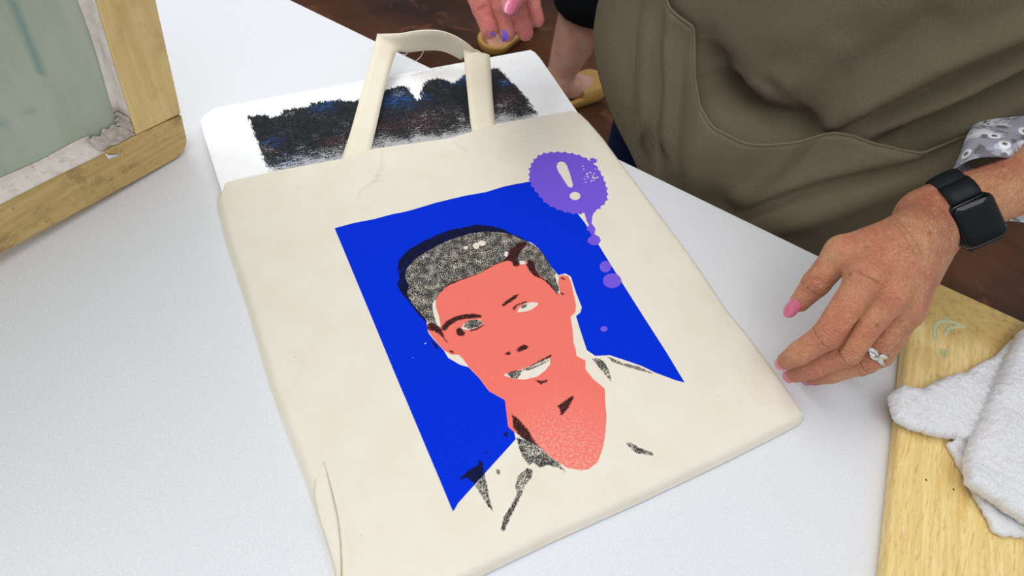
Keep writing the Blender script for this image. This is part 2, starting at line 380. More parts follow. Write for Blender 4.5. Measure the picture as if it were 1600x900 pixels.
grey = [cz(p, s, ox, oy) for p, s, ox, oy in [
    ([(535, 395), (600, 420), (640, 430), (700, 490), (750, 522), (790, 574), (740, 545), (690, 535), (655, 548), (620, 522), (600, 535), (570, 500), (550, 450)], 3.214, 640, 560),
    ([(325, 635), (378, 588), (390, 640), (400, 700), (418, 767), (395, 745), (360, 690)], 3.214, 640, 560),
    ([(460, 860), (470, 800), (510, 740), (540, 680), (530, 640), (545, 590), (590, 550), (618, 560), (610, 600), (580, 640), (560, 690), (535, 740), (510, 790), (475, 868)], 3.214, 640, 560),
    ([(1085, 418), (1130, 430), (1160, 452), (1215, 470), (1228, 490), (1180, 482), (1140, 477), (1100, 442)], 3.214, 640, 560),
    ([(555, 690), (590, 690), (615, 710), (635, 745), (648, 800), (620, 770), (590, 735)], 3, 740, 330),
    ([(625, 680), (650, 690), (700, 712), (770, 727), (845, 762), (780, 748), (700, 724), (650, 706)], 3, 740, 330),
    ([(920, 145), (480+3, 0)][:1]+[(500, 330), (545, 285), (600, 262), (660, 262), (705, 300), (650, 340), (560, 366), (490, 355)], 6.667, 650, 460) if False else ([(490, 340), (510, 295), (570, 265), (660, 262), (700, 300), (650, 335), (560, 362)], 6.667, 650, 460),
    ([(1090, 135), (1110, 110), (1160, 95), (1150, 130), (1110, 150)], 6.667, 650, 460),
    ([(160, 722), (200, 700), (280, 690), (270, 720), (240, 760), (200, 755)], 5, 760, 440),
    ([(300, 685), (400, 650), (498, 605), (480, 625), (400, 665), (320, 700)], 5, 760, 440),
    ([(435, 555), (455, 560), (450, 585), (438, 580)], 3.214, 640, 560),
]]
purple = cz([(90, 180), (90, 240), (118, 290), (150, 330), (180, 362), (230, 388), (290, 408), (335, 415), (375, 412), (430, 402), (460, 382), (494, 345), (497, 295), (482, 240), (462, 200), (440, 165), (400, 132), (340, 105), (270, 92), (200, 92), (145, 105), (108, 140)], 3.335, 800, 210)
cx, cy = un(889, 285, 0)[:2]
pw = catmull([un(u, v, 0) for u, v in purple]+[un(*purple[0], 0)], 12)
ang = np.cumsum(np.r_[0, np.linalg.norm(np.diff(pw[:, :2], axis=0), axis=1)]); per = ang[-1]; nt = 34
pw2 = [((p[0]-cx)*(1+s_)+cx, (p[1]-cy)*(1+s_)+cy) for p, s_ in zip(pw, .055*(1-np.abs(np.sin(np.pi*nt*ang/per)))**1.5-.02)]
drips = [cz(p, 3.335, 800, 210) for p in [
    [(375, 395), (388, 450), (400, 472), (388, 495), (408, 512), (415, 530), (398, 540), (392, 560), (415, 577), (445, 577), (463, 555), (455, 535), (430, 520), (435, 490), (415, 465), (418, 430), (432, 395)],
    [(403, 128), (420, 122), (443, 132), (440, 148), (425, 150), (412, 142)]]]
def circ(u, v, ru, rv, n=20, rot=0):
    return [(u+ru*math.cos(a)*math.cos(rot)-rv*math.sin(a)*math.sin(rot), v+ru*math.cos(a)*math.sin(rot)+rv*math.sin(a)*math.cos(rot)) for a in np.linspace(0, 2*math.pi, n, endpoint=False)]
drips += [circ(946, 416.5, 9, 9), circ(956.5, 438.5, 14.5, 11.5), circ(943.8, 513.8, 5.6, 4.4)]
excl = [cz([(232, 168), (238, 149), (252, 141), (272, 144), (285, 160), (300, 200), (318, 262), (314, 275), (303, 277), (290, 268), (262, 225), (240, 190)], 3.335, 800, 210), circ(898.6, 306, 8.4, 6.3)]
rs = random.Random(7)
for i in range(26): excl.append(circ(924+rs.gauss(0, 7), 275+rs.gauss(0, 6), rs.uniform(.5, 1.6), rs.uniform(.5, 1.8), 7))
nicks = [circ(664.8, 536.5, 2.6, .9, 8, -.6), circ(645, 559, 1, 1, 6), circ(726, 476, .9, .9, 6), circ(712, 465, .8, .8, 6)]
hlite = [circ(744, 384, 5, 5), circ(753, 380, 6, 4), circ(728, 387, 3, 2.5), circ(791, 397, 3, 4.5), circ(684, 500, 3.5, 12, 14, -.25), circ(873, 440, 3, 14, 14, -.35), circ(815, 411, 6, 3.2)]
xf, yf = X.ravel(), Y.ravel()
def sdmax(polys, world=False):
    r = np.full(xf.shape, -1.)
    for p in polys:
        q = np.array(p if world else [un(u, v, 0)[:2] for u, v in p])[:, :2]
        lo, hi = q.min(0)-.012, q.max(0)+.012; m = (xf > lo[0]) & (xf < hi[0]) & (yf > lo[1]) & (yf < hi[1])
        if m.any(): r[m] = np.maximum(r[m], polysd(xf[m], yf[m], q))
    return np.maximum(r, -.012)*1000
sb = sdmax([blue]); sb = np.minimum(sb, -sdmax(nicks))
setattr_(fp, 'sd_blue', sb)
sc_ = np.minimum(sdmax([coral]), -sdmax(white)); setattr_(fp, 'sd_coral', sc_)
setattr_(fp, 'sd_hair', sdmax([hair])); setattr_(fp, 'sd_dense', sdmax(dense)); setattr_(fp, 'sd_grey', sdmax(grey)); setattr_(fp, 'sd_light', sdmax(hlite))
setattr_(fp, 'sd_purple', np.minimum(np.maximum(sdmax([pw2], True), sdmax(drips)), -sdmax(excl)))
nb = un(885, 732, 0)[:2]; setattr_(fp, 'fade', np.clip(1-np.hypot(xf-nb[0], yf-nb[1])/.085, 0, 1))
sm_ = un(1175, 560, 0)[:2]
k, cc = canvasmat('canvas_printed')
def cover(name, amp, nsc, soft=.18):
    return k.ss(k.math('ADD', k.attr(name), k.math('MULTIPLY', k.math('SUBTRACT', k.noise(nsc, 3, .6), .5), amp)), -soft, soft)
inkn = k.noise(1400, 2, .6)
fb = cover('sd_blue', .3, 700); c = k.mix(fb, cc, k.mix(k.ss(k.noise(900, 2), .35, .65), lin((0, 42, 203)), lin((0, 50, 214))))
fc = cover('sd_coral', .3, 700)
fadeh = k.math('SUBTRACT', 1, k.math('MULTIPLY', k.ss(k.attr('fade'), .1, 1), k.ss(k.noise(520, 4, .75), .44, .7, 0, .6)))
fc = k.math('MULTIPLY', fc, fadeh)
spk = k.math('MULTIPLY', k.ss(k.voro(210), .07, .04), k.ss(k.noise(60, 2), .5, .6))
fc = k.math('MULTIPLY', fc, k.math('SUBTRACT', 1, k.math('MULTIPLY', spk, .6)))
c = k.mix(fc, c, k.mix(k.ss(inkn, .35, .65), lin((234, 112, 99)), lin((240, 124, 110))))
onink = k.math('MAXIMUM', fb, fc)
hs = k.noise(1150, 3, .8); hs2 = k.noise(160, 2, .5)
sp_c = k.ss(k.math('ADD', hs, k.math('MULTIPLY', k.math('SUBTRACT', hs2, .5), .25)), .395, .475)     # speckle on bare canvas
sp_i = k.ss(k.math('ADD', hs, k.math('MULTIPLY', k.math('SUBTRACT', hs2, .5), .4)), .30, .40)
sp = k.n('ShaderNodeMix', data_type='FLOAT'); k.set(sp.inputs[0], onink); k.set(sp.inputs[2], sp_c); k.set(sp.inputs[3], sp_i); sp = sp.outputs[0]
fh = k.math('MULTIPLY', cover('sd_hair', 2.2, 420, .3), sp)
fh = k.math('MULTIPLY', fh, k.math('SUBTRACT', 1, cover('sd_light', 2, 500, .6)))
fg = k.math('MULTIPLY', cover('sd_grey', 2.4, 450, .5), k.ss(k.math('ADD', hs, k.math('MULTIPLY', k.math('SUBTRACT', k.noise(90, 3, .6), .45), .35)), .42, .50))
fd = k.math('MULTIPLY', cover('sd_dense', 2.2, 520, .4), k.ss(k.math('ADD', hs, k.math('MULTIPLY', k.ss(k.attr('sd_dense'), .1, 1.5), .09)), .43, .49))
blk = k.math('MULTIPLY', k.math('MAXIMUM', fh, k.math('MAXIMUM', fg, fd)), .98)
dark = k.mix(.985, c, lin((20, 20, 22))); c = k.mix(blk, c, dark)
pnz = cover('sd_purple', .35, 800)
c = k.mix(pnz, c, k.mix(k.ss(inkn, .35, .65), lin((112, 82, 208)), lin((124, 94, 220))))
# soft grey smudges printed off the fabric
k.col(c)
k.set(k.b.inputs['Roughness'], k.mix(k.math('MAXIMUM', onink, pnz), (.9, .9, .9, 1), (.85, .85, .85, 1)))
k.b.inputs['Specular IOR Level'].default_value = .08
weave(k, rot=(0, 0, 0)); M_print = k.m
front = link('front_panel', fp, M_print, bag); front['label'] = 'front canvas panel carrying the blue, coral, black and purple print'
# the side fold near the lower left corner: a flap of cloth laid over the edge
fA = [un(u, v, 0) for u, v in [(506, 722), (511, 740), (519, 772), (527, 808), (532, 850), (533, 890), (530, 935), (540, 975)]]
fB = [un(u, v, 0) for u, v in [(503, 722), (492, 752), (490, 775), (499, 812), (512, 850), (524, 890), (529, 935), (538, 975)]]
fA, fB = resample(fA, 40), resample(fB, 40); V = []
for i in range(40):
    q_ = math.sin(math.pi*min(1, i/39*1.15))**.7 if i < 34 else 0.
    for j in range(7):
        t_ = j/6; p = cpt_ = fA[i]*(1-t_)+fB[i]*t_; V.append((p[0], p[1], .0005+.0016*q_*(1-t_)**.7-.0016*t_*t_))
o = link('side_fold', mesh('fold', V, gridfaces(40, 7)), M_canvas, bag); solid(o, .0009)
# back panel (lies on the table below the white board) with its thin side
bk = XY[::10, ::10]; bv = np.concatenate([bk.reshape(-1, 2), np.full((bk.shape[0]*bk.shape[1], 1), T+.0012)], 1)
o = link('back_panel', mesh('back', bv, [f[::-1] for f in gridfaces(bk.shape[0], bk.shape[1])]), M_canvas, bag); solid(o, .0012)
# handle
hA = [(537, 258, -.0009), (535, 247, -.0004), (548, 205, .003), (566, 140, .012), (580, 92, .022), (589.5, 53, .032), (606, 53, .036), (625, 52.5, .040), (655, 48, .046), (685, 48, .046), (708, 55, .042), (727, 66, .036), (741, 77.5, .028), (748, 80, .026), (765, 86.5, .024), (767, 110, .020), (769, 145, .009), (772, 180, .001), (774, 195, -.0004), (776, 206, -.0009)]
hB = [(584, 246, -.0009), (580.5, 234, -.0004), (590, 190, .003), (601, 140, .010), (610, 108, .016), (619, 81, .022), (627, 81, .020), (637, 81.5, .018), (655, 79, .018), (680, 78, .018), (695, 80.5, .016), (708, 86, .014), (720, 92.5, .012), (723, 85, .015), (724.5, 78.5, .026), (727, 110, .020), (731, 150, .009), (735, 190, .001), (738, 206, -.0004), (740, 216, -.0009)]
SEG = [(0, 6), (5, 13), (12, 15), (14, 20)]
HA = [un(*p) for p in hA]; HB = [un(*p) for p in hB]
Va = []; Fa = []
def strip(A, B, nw=5, sm=5, bow=.0):
    A = catmull(A, sm); B = catmull(B, sm); base = len(Va); m = len(A)
    for a_, b_ in zip(A, B):
        for j in range(nw): Va.append(a_+(b_-a_)*j/(nw-1))
    for i in range(m-1):
        for j in range(nw-1): q = base+i*nw+j; Fa.append((q, q+1, q+nw+1, q+nw))
strip(HA[:6], HB[:6]); strip(HA[5:13], HB[5:13]); strip(HA[12:15], HB[12:15], sm=2); strip(HA[14:], HB[14:])
hd = link('handle', mesh('handle', Va, Fa), M_handle, bag)
hd['label'] = 'cream canvas carrying strap looped over the table edge'
m = hd.modifiers.new('weld', 'WELD'); m.merge_threshold = .0004
solid(hd, .0016)
V, F = [], []
for pts in [[(640, 77, .018), (634, 86, .008), (630, 84, .002)], [(662, 80, .02), (656, 90, .010), (648, 96, -.002)]]:
    v_, f_ = tube(catmull([un(*p) for p in pts], 4), .00035, 5); F += [tuple(i+len(V) for i in f) for f in f_]; V += list(v_)
link('loose_thread', mesh('thread', V, F), M_handle, hd)

# ------------------------------------------------------------------ white board inside the bag
BZ = -.0013
Lb = np.array([un(u, v, BZ)[:2] for u, v in [(334, 169), (316, 183), (313.5, 190), (319, 213), (350, 310), (420, 530), (520, 820)]])
Rb = np.array([un(u, v, BZ)[:2] for u, v in [(829, 78), (836, 82), (844, 91), (900, 172), (955, 250), (1080, 430), (1190, 590)]])
nr = 360; nc = 330
Lr, Rr = resample(Lb, nr), resample(Rb, nr)
u_ = np.linspace(0, 1, nc)[:, None, None]; BB = (1-u_)*Lr[None]+u_*Rr[None]
bx, by = BB[..., 0], BB[..., 1]
cut = 110  # dense rows only where it shows
idxr = np.r_[np.arange(0, cut*2), np.arange(cut*2, nr, 14), nr-1]; idxr = np.unique(idxr)
BB = BB[:, idxr]; bx, by = BB[..., 0], BB[..., 1]; nrr = len(idxr)
top = np.stack([bx, by, np.full(bx.shape, BZ)], -1).reshape(-1, 3)
F = [f[::-1] for f in gridfaces(nc, nrr)]
base = len(top); bot = top.copy(); bot[:, 2] = T+.0028
loop = [j for j in range(nrr)]+[i*nrr+nrr-1 for i in range(1, nc)]+[(nc-1)*nrr+j for j in range(nrr-2, -1, -1)]+[i*nrr for i in range(nc-2, 0, -1)]
Vb = list(top)+[bot[q] for q in loop]; L_ = len(loop)
F += [(loop[q], loop[(q+1) % L_], base+(q+1) % L_, base+q) for q in range(L_)]+[tuple(base+q for q in range(L_))]
bme = mesh('board', Vb, F)
paint = cz([(22, 268), (30, 255), (130, 252), (140, 265), (190, 252), (200, 228), (270, 216), (325, 212), (345, 192), (420, 182), (480, 176), (550, 184), (640, 160), (720, 122), (800, 105), (830, 122), (858, 165), (868, 178), (882, 172), (888, 118), (915, 82), (965, 68), (1010, 76), (1050, 97), (1080, 68), (1110, 50), (1170, 35), (1235, 20), (1280, 18), (1300, 42), (1370, 110), (1420, 170), (1484, 262), (1560, 380), (220, 640), (150, 560), (122, 545), (100, 470), (60, 380), (38, 312)], 3.2, 380, 100)
smud = [cz(p, 3.2, 380, 100) for p in [[(720, 72), (790, 62), (785, 78), (722, 84)], [(830, 52), (900, 36), (990, 12), (1010, 18), (920, 44), (850, 66)], [(0, 566), (90, 545), (110, 550), (60, 575), (0, 590)]]]
vx = np.array(Vb)[:, 0]; vy = np.array(Vb)[:, 1]
def wq(p): return np.array([un(u, v, BZ)[:2] for u, v in p])
sp_ = polysd(vx, vy, wq(paint))*1000; setattr_(bme, 'sd_paint', sp_)
ssm = np.full(vx.shape, -12.)
for p in smud: ssm = np.maximum(ssm, polysd(vx, vy, wq(p))*1000)
setattr_(bme, 'sd_smudge', ssm)
# wear: closeness to the bag opening, and colour patches
opn = wq([(342, 287), (535, 248), (583, 233), (700, 217), (774, 194), (903, 172)]); dd = np.full(vx.shape, 1.)
for i in range(len(opn)-1):
    a_, b_ = opn[i], opn[i+1]; e_ = b_-a_; t_ = np.clip(((vx-a_[0])*e_[0]+(vy-a_[1])*e_[1])/(e_@e_), 0, 1); dd = np.minimum(dd, np.hypot(vx-a_[0]-t_*e_[0], vy-a_[1]-t_*e_[1]))
setattr_(bme, 'wear', np.exp(-dd/.013))
def patch(L):
    r = np.zeros(vx.shape)
    for u, v, s_ in L:
        p = un(u, v, BZ); r = np.maximum(r, np.exp(-((vx-p[0])**2+((vy-p[1])*1.6)**2)/(s_*s_)))
    return r
setattr_(bme, 'bluep', patch([(425, 222, .009), (505, 165, .012), (460, 262, .02), (625, 155, .02), (655, 152, .01), (715, 122, .014), (790, 130, .008)]))
setattr_(bme, 'redp', patch([(424, 236, .007), (520, 222, .012), (660, 190, .02), (600, 200, .014), (790, 155, .02), (835, 170, .01)]))
k = N('painted_board', .7, .2)
rotz = (0, 0, -.02)
n1 = k.noise(1, 4, .7, vec=k.coord((700, 160, 300), rotz)); n2 = k.noise(1, 4, .7, vec=k.coord((160, 800, 300), rotz)); n3 = k.noise(700, 3, .8)
basec = k.mix(k.ss(k.noise(35, 4, .6), .4, .7), lin((250, 250, 250)), lin((246, 244, 243)))
sdn = k.math('ADD', k.attr('sd_paint'), k.math('MULTIPLY', k.math('SUBTRACT', n1, .5), 16))
sdn = k.math('ADD', sdn, k.math('MULTIPLY', k.math('SUBTRACT', n3, .5), 4))
cov = k.ss(sdn, -.3, 1.6)
wearv = k.math('ADD', k.math('MULTIPLY', k.attr('wear'), .30), k.math('MULTIPLY', k.math('SUBTRACT', k.noise(42, 3, .6), .5), .42))
scr = k.ss(k.math('ADD', k.math('MAXIMUM', n2, n3), k.math('MULTIPLY', wearv, 1)), .66, .76, 0, .85)
scr = k.math('MULTIPLY', scr, k.ss(k.attr('sd_paint'), 14, 2, .55, 1))
cov = k.math('MULTIPLY', cov, k.math('SUBTRACT', 1, scr))
pc = k.mix(k.ss(k.noise(260, 3), .3, .7), lin((20, 22, 26)), lin((36, 38, 42)))
pc = k.mix(k.math('MULTIPLY', k.attr('bluep'), k.ss(n2, .46, .58, 0, .7)), pc, lin((20, 92, 170)))
pc = k.mix(k.math('MULTIPLY', k.attr('redp'), k.ss(n3, .54, .64, 0, .6)), pc, lin((190, 104, 96)))
c = k.mix(cov, basec, pc)
cs = k.ss(k.math('ADD', k.attr('sd_smudge'), k.math('MULTIPLY', k.math('SUBTRACT', n3, .5), 22)), 1.5, 4.5, 0, .6); c = k.mix(cs, c, lin((70, 70, 74)))
k.col(c); k.bump(n2, .0002, .3); M_pb = k.m
pbo = link('printing_board', bme, M_pb, None, False)
tag(pbo, 'white board smeared with dry black paint, slid inside the open tote bag', 'board')

# ------------------------------------------------------------------ standing silkscreen at left
Pc = un(297, 237, T)
kk = .83; D0 = np.linalg.norm(Pc-CAM)/np.linalg.norm(ray(297, 237))
A_ = CAM+ray(0, 398)*D0*kk; E1 = A_-Pc; E1 /= np.linalg.norm(E1)
kb = ((Pc-CAM)@E1)/(ray(244, 0)@E1)                    # the upright edge is square to the lower one
E2 = CAM+ray(244, 0)*kb-Pc; E2 /= np.linalg.norm(E2)
E3 = np.cross(E1, E2); E3 = E3 if E3@(CAM-Pc) > 0 else -E3     # towards the viewer
def S(a, b, c=0.): return Pc+E1*a+E2*b+E3*c
sw, sh, mwid, th = .42, .55, .0445, .022
scr = empty('silkscreen_frame', S(sw/2, 0, -th/2), 'wooden silkscreen with taped green mesh standing upright on the table', 'silkscreen')
rotf = math.atan2(E1[1], E1[0])
k = woodmat('wood_stile', (230, 198, 128), (168, 130, 74), (242, 214, 148), (0, 0, -rotf), .3, False, up=True)
# grain of the stiles runs up
M_st = k.m
k = woodmat('wood_rail', (198, 164, 98), (122, 96, 56), (220, 188, 122), (0, 0, -rotf), .8, False); M_rl = k.m
def local_prism(name, poly, c0, c1, mat, bev=.0015):
    n = len(poly); V = [S(p[0], p[1], c0) for p in poly]+[S(p[0], p[1], c1) for p in poly]
    F = [tuple(range(n)), tuple(range(n, 2*n))[::-1]]+[(i, n+i, n+(i+1) % n, (i+1) % n) for i in range(n)]
    me = mesh(name, V, F); b_ = bmesh.new(); b_.from_mesh(me); bmesh.ops.recalc_face_normals(b_, faces=b_.faces); b_.to_mesh(me); b_.free()
    o = link(name, me, mat, scr, False); bevel(o, bev, 3); return o
R_ = .017
arc = [(R_-R_*math.sin(a), R_-R_*math.cos(a)) for a in np.linspace(0, math.pi/2, 9)]
local_prism('rail', arc+[(0, mwid-.002), (mwid, mwid), (sw-mwid, mwid), (sw, mwid-.002)]+[(sw-x, y) for x, y in arc[::-1]], -th, 0, M_rl)
local_prism('stile', [(0, mwid), (mwid, mwid+.0003), (mwid, sh-mwid), (0, sh-mwid)], -th, 0, M_st)
local_prism('stile', [(sw-mwid, mwid), (sw, mwid), (sw, sh-mwid), (sw-mwid, sh-mwid)], -th, 0, M_st)
local_prism('rail', [(0, sh-mwid), (sw, sh-mwid)]+[(sw-x, sh-y) for x, y in arc[::-1]][::1][::-1][::-1]+[(x, sh-y) for x, y in arc[::-1]][::-1], -th, 0, M_rl)
k = N('screen_mesh', .55, .3)
g1 = k.noise(1, 4, .6, vec=k.coord((30, 30, 5), (0, 0, -rotf))); c = k.mix(k.ss(g1, .3, .7), lin((172, 184, 162)), lin((192, 202, 182)))
g2 = k.noise(60, 4, .6, vec=k.coord((1, 1, .1), (0, 0, -rotf))); c = k.mix(k.ss(g2, .6, .78, 0, .4), c, lin((120, 150, 138)))
g3 = k.attr('streak'); c = k.mix(g3, c, lin((72, 140, 140)))
k.col(c); k.bump(k.noise(1500, 1), .0001, .4); M_ms = k.m
nx, ny = 70, 90; V = []; st_ = []
for i in range(nx):
    for j in range(ny):
        a_, b_ = mwid-.004+(sw-2*mwid+.008)*i/(nx-1), mwid-.004+(sh-2*mwid+.008)*j/(ny-1)
        V.append(S(a_, b_, -th+.006)); st_.append((a_, b_))
me = mesh('mesh', V, gridfaces(nx, ny)); st_ = np.array(st_)
P2 = np.array(V); q = (P2-CAM)@RM.T; pu = 800+FPX*q[:, 0]/-q[:, 2]; pv = 450-FPX*q[:, 1]/-q[:, 2]
def lst(u0, v0):   # local coordinates on the mesh of a picture point, used once to lay the paint streak
    r = ray(u0, v0); O = S(0, 0, -th+.006); t_ = ((O-CAM)@E3)/(r@E3); p = CAM+r*t_-O; return np.array([p@E1, p@E2])
s0, s1, s2 = lst(18, 0), lst(45, 65), lst(66, 115)
def dseg(p, a_, b_):
    e_ = b_-a_; t_ = np.clip(((p-a_)@e_)/(e_@e_), 0, 1); return np.linalg.norm(p-a_-t_[:, None]*e_, axis=1)
ds = np.minimum(dseg(st_, s0, s1), dseg(st_, s1, s2)); d4 = dseg(st_, lst(40, 175), lst(50, 170)); d5 = dseg(st_, lst(0, 195), lst(2, 192))
setattr_(me, 'streak', np.clip(np.exp(-(ds/.0022)**2)*.55+np.exp(-(d4/.003)**2)*.3+np.exp(-(d5/.003)**2)*.35, 0, 1))
o = link('screen_mesh', me, M_ms, scr); solid(o, .0004)
k = N('tape_white', .5, .4); c = k.mix(k.ss(k.noise(90, 4, .6), .35, .7), lin((238, 228, 218)), lin((224, 210, 198))); c = k.mix(k.ss(k.noise(1, 2, .5, vec=k.coord((300, 300, 14), (0, 0, 0))), .6, .7, 0, .4), c, lin((185, 160, 150))); k.col(c); M_tape = k.m
k = N('tape_glue', .4, .5); c = k.mix(k.ss(k.noise(150, 4, .6), .35, .65), lin((176, 158, 146)), lin((206, 194, 184))); k.col(c); M_glue = k.m
# tape wraps the inner walls (an L strip) : wall part and foot on the mesh, slightly uneven
def tapeL(a0, b0, a1, b1, inn, mat, lift=0., wob=.0006, name='tape', foot=.010, up=-.0005):
    p0, p1 = np.array([a0, b0]), np.array([a1, b1]); inn = np.array(inn); n = 50; V = []
    for i in range(n):
        t_ = i/(n-1); c_ = p0+(p1-p0)*t_; wv = wob*math.sin(9*t_+a0*90)+wob*math.sin(23*t_+1.3)
        fw = foot+2*wv
        for (d_, h_) in ((.0004+lift, up+wv*.6), (.0012+lift, up-.007), (.0014+lift, -th+.012), (.0024+lift, -th+.0085+lift), (.003+fw*.5, -th+.0072+lift), (.003+fw, -th+.0068+lift)):
            q_ = c_+inn*d_; V.append(S(q_[0], q_[1], h_))
    o = link(name, mesh(name, V, gridfaces(n, 6)), mat, scr); solid(o, .0005); return o
tapeL(mwid, mwid+.018, mwid, sh-mwid, (1, 0), M_tape, foot=.002, wob=.0004)
tapeL(mwid+.03, mwid, sw-mwid, mwid, (0, 1), M_tape, foot=.003, up=.0006)
g = tapeL(mwid, mwid+.0, mwid, mwid+.019, (1, 0), M_glue, .0009, .0008, 'tape', .002); g['label'] = 'brownish torn tape at the frame corner'
g = tapeL(mwid, mwid, mwid+.032, mwid, (0, 1), M_glue, .0009, .0008, 'tape', .003); g['label'] = 'brownish torn tape at the frame corner'
# white fleck of torn tape on the rail
o = link('tape_scrap', mesh('scrap', [S(mwid+.030, mwid-.0005, .0006), S(mwid+.0275, mwid-.004, .0012), S(mwid+.018, mwid-.0085, .0008), S(mwid+.021, mwid-.0095, .0006), S(mwid+.0285, mwid-.0085, .0006)], [(0, 1, 2, 3, 4)]), plain('scrap_white', (240, 240, 240)), scr)
solid(o, .0004)

# ------------------------------------------------------------------ wooden board at right
WZ = T+.016
def wpoly(P, z): return [un(u, v, z)[:2] for u, v in P]
c0 = un(1452, 446, WZ)[:2]; c1_ = un(1392, 900, WZ)[:2]; 
tl_, bl_ = un(1443, 452, WZ)[:2], un(1386, 905, WZ)[:2]
dl_ = (bl_-tl_)/np.linalg.norm(bl_-tl_); tr_ = un(1600, 500, WZ)[:2]-un(1475, 443, WZ)[:2]; dr_ = tr_/np.linalg.norm(tr_)
C0 = None
# corner = intersection of left edge and top edge lines
p_, r2 = un(1422, 560, WZ)[:2], dl_; q_, s2_ = un(1475, 443, WZ)[:2], dr_
lft = un(1422, 500, WZ)[:2]; lf2 = un(1385, 900, WZ)[:2]; dl_ = (lf2-lft)/np.linalg.norm(lf2-lft)
Mx = np.array([dl_, -dr_]).T; sol = np.linalg.solve(Mx, q_-lft); C0 = lft+dl_*sol[0]
LW, LH = .34, .42
def bp(a_, b_): return C0+dr_*a_+dl_*b_
rr = .012; P = []
for (a_, b_, s0_) in ((rr, rr, 180), (LW-rr, rr, 270), (LW-rr, LH-rr, 0), (rr, LH-rr, 90)):
    for i in range(7):
        t_ = math.radians(s0_+15*i); P.append(bp(a_+rr*math.cos(t_), b_+rr*math.sin(t_)))
V, F = prism(P, T+.0005, WZ); me = mesh('plank', V, F); b_ = bmesh.new(); b_.from_mesh(me); bmesh.ops.recalc_face_normals(b_, faces=b_.faces); b_.to_mesh(me); b_.free()
rotb = math.atan2(dl_[1], dl_[0])
k = N('wood_board', .4, .4)
v1 = k.coord((12, 150, 150), (0, 0, -rotb)); g = k.noise(1, 5, .65, vec=v1, dist=.4)
c = k.mix(k.ss(g, .3, .7), lin((222, 186, 112)), lin((240, 214, 150)))
p = k.noise(1, 2, .6, vec=k.coord((70, 640, 640), (0, 0, -rotb+.12))); c = k.mix(k.ss(p, .56, .68, 0, .55), c, lin((190, 144, 70)))
p3 = k.noise(1, 2, .5, vec=k.coord((90, 420, 420), (0, 0, -rotb))); c = k.mix(k.ss(p3, .62, .7, 0, .4), c, lin((250, 232, 190)))
pos = k.n('ShaderNodeSeparateXYZ'); k.set(pos.inputs[0], k.coord((1, 1, 1), (0, 0, -rotb)))
cr = math.cos(-rotb); sr = math.sin(-rotb); x0 = C0[0]*cr-C0[1]*sr
al = k.math('SUBTRACT', pos.outputs[0], x0)   # distance from the top edge, along the grain
worn = k.ss(k.math('ADD', al, k.math('MULTIPLY', k.noise(40, 3), .03)), .095, .06)
worn = k.math('MULTIPLY', worn, .8); c = k.mix(worn, c, k.mix(k.ss(k.noise(120, 4, .7), .45, .75), lin((204, 170, 92)), lin((160, 122, 62))))
spk_ = k.math('MULTIPLY', k.ss(k.noise(260, 4, .7), .6, .7, 0, .5), worn); c = k.mix(spk_, c, lin((110, 84, 44)))
gp = un(1472, 552, WZ); 
def blob(p, r, amt, colr, nsc=120, sx=1.):
    d = k.n('ShaderNodeVectorMath', operation='DISTANCE'); k.set(d.inputs[0], k.n('ShaderNodeNewGeometry').outputs['Position']); d.inputs[1].default_value = tuple(float(x) for x in p)
    f = k.ss(k.math('ADD', d.outputs['Value'], k.math('MULTIPLY', k.math('SUBTRACT', k.noise(nsc, 3), .5), r*1.2)), r, r*.4, 0, amt)
    return k.mix(f, c, lin(colr))
c = blob(un(1476, 552, WZ), .007, .5, (120, 165, 125)); c = blob(un(1468, 590, WZ), .006, .35, (120, 165, 125)); c = blob(un(1480, 505, WZ), .009, .35, (190, 205, 175), 260); c = blob(un(1452, 560, WZ), .02, .25, (176, 120, 60))
k.col(c); k.bump(p, .0003, .4); M_board = k.m
wb = link('wooden_board', me, M_board, None, False); bevel(wb, .005, 4); m = wb.modifiers[0]; m.angle_limit = math.radians(60)
tag(wb, 'thick pale wooden board with a rounded corner at the right edge of the table', 'board')
for u, v, r_ in ((1446, 750, .0009), (1489, 765, .0008)):
    pass
# green-white paint curl on the board
V, F = tube(catmull([un(u, v, WZ+.0002) for u, v in [(1464, 534), (1460, 517), (1466, 504), (1480, 502), (1494, 505), (1507, 510), (1494, 511), (1483, 514), (1477, 524)]], 5), .0022, 8)
V = np.array(V); V[:, 2] = WZ+.00005+(V[:, 2]-WZ)*.08
k = N('paint_curl', .5); k.col(k.mix(k.ss(k.noise(200, 3), .4, .6), lin((212, 198, 148)), lin((186, 196, 150)))); o = link('paint_smear', mesh('curl', V, F), k.m, wb); o['label'] = 'pale green paint smear'
o = None
for u, v in ((1446.5, 750), (1489.5, 765)):
    V, F = tube([un(u, v, WZ-.0004), un(u, v, WZ+.00015)], .0009, 10); link('nail_hole', mesh('hole', V, F), plain('hole_dark', (30, 20, 12)), wb)

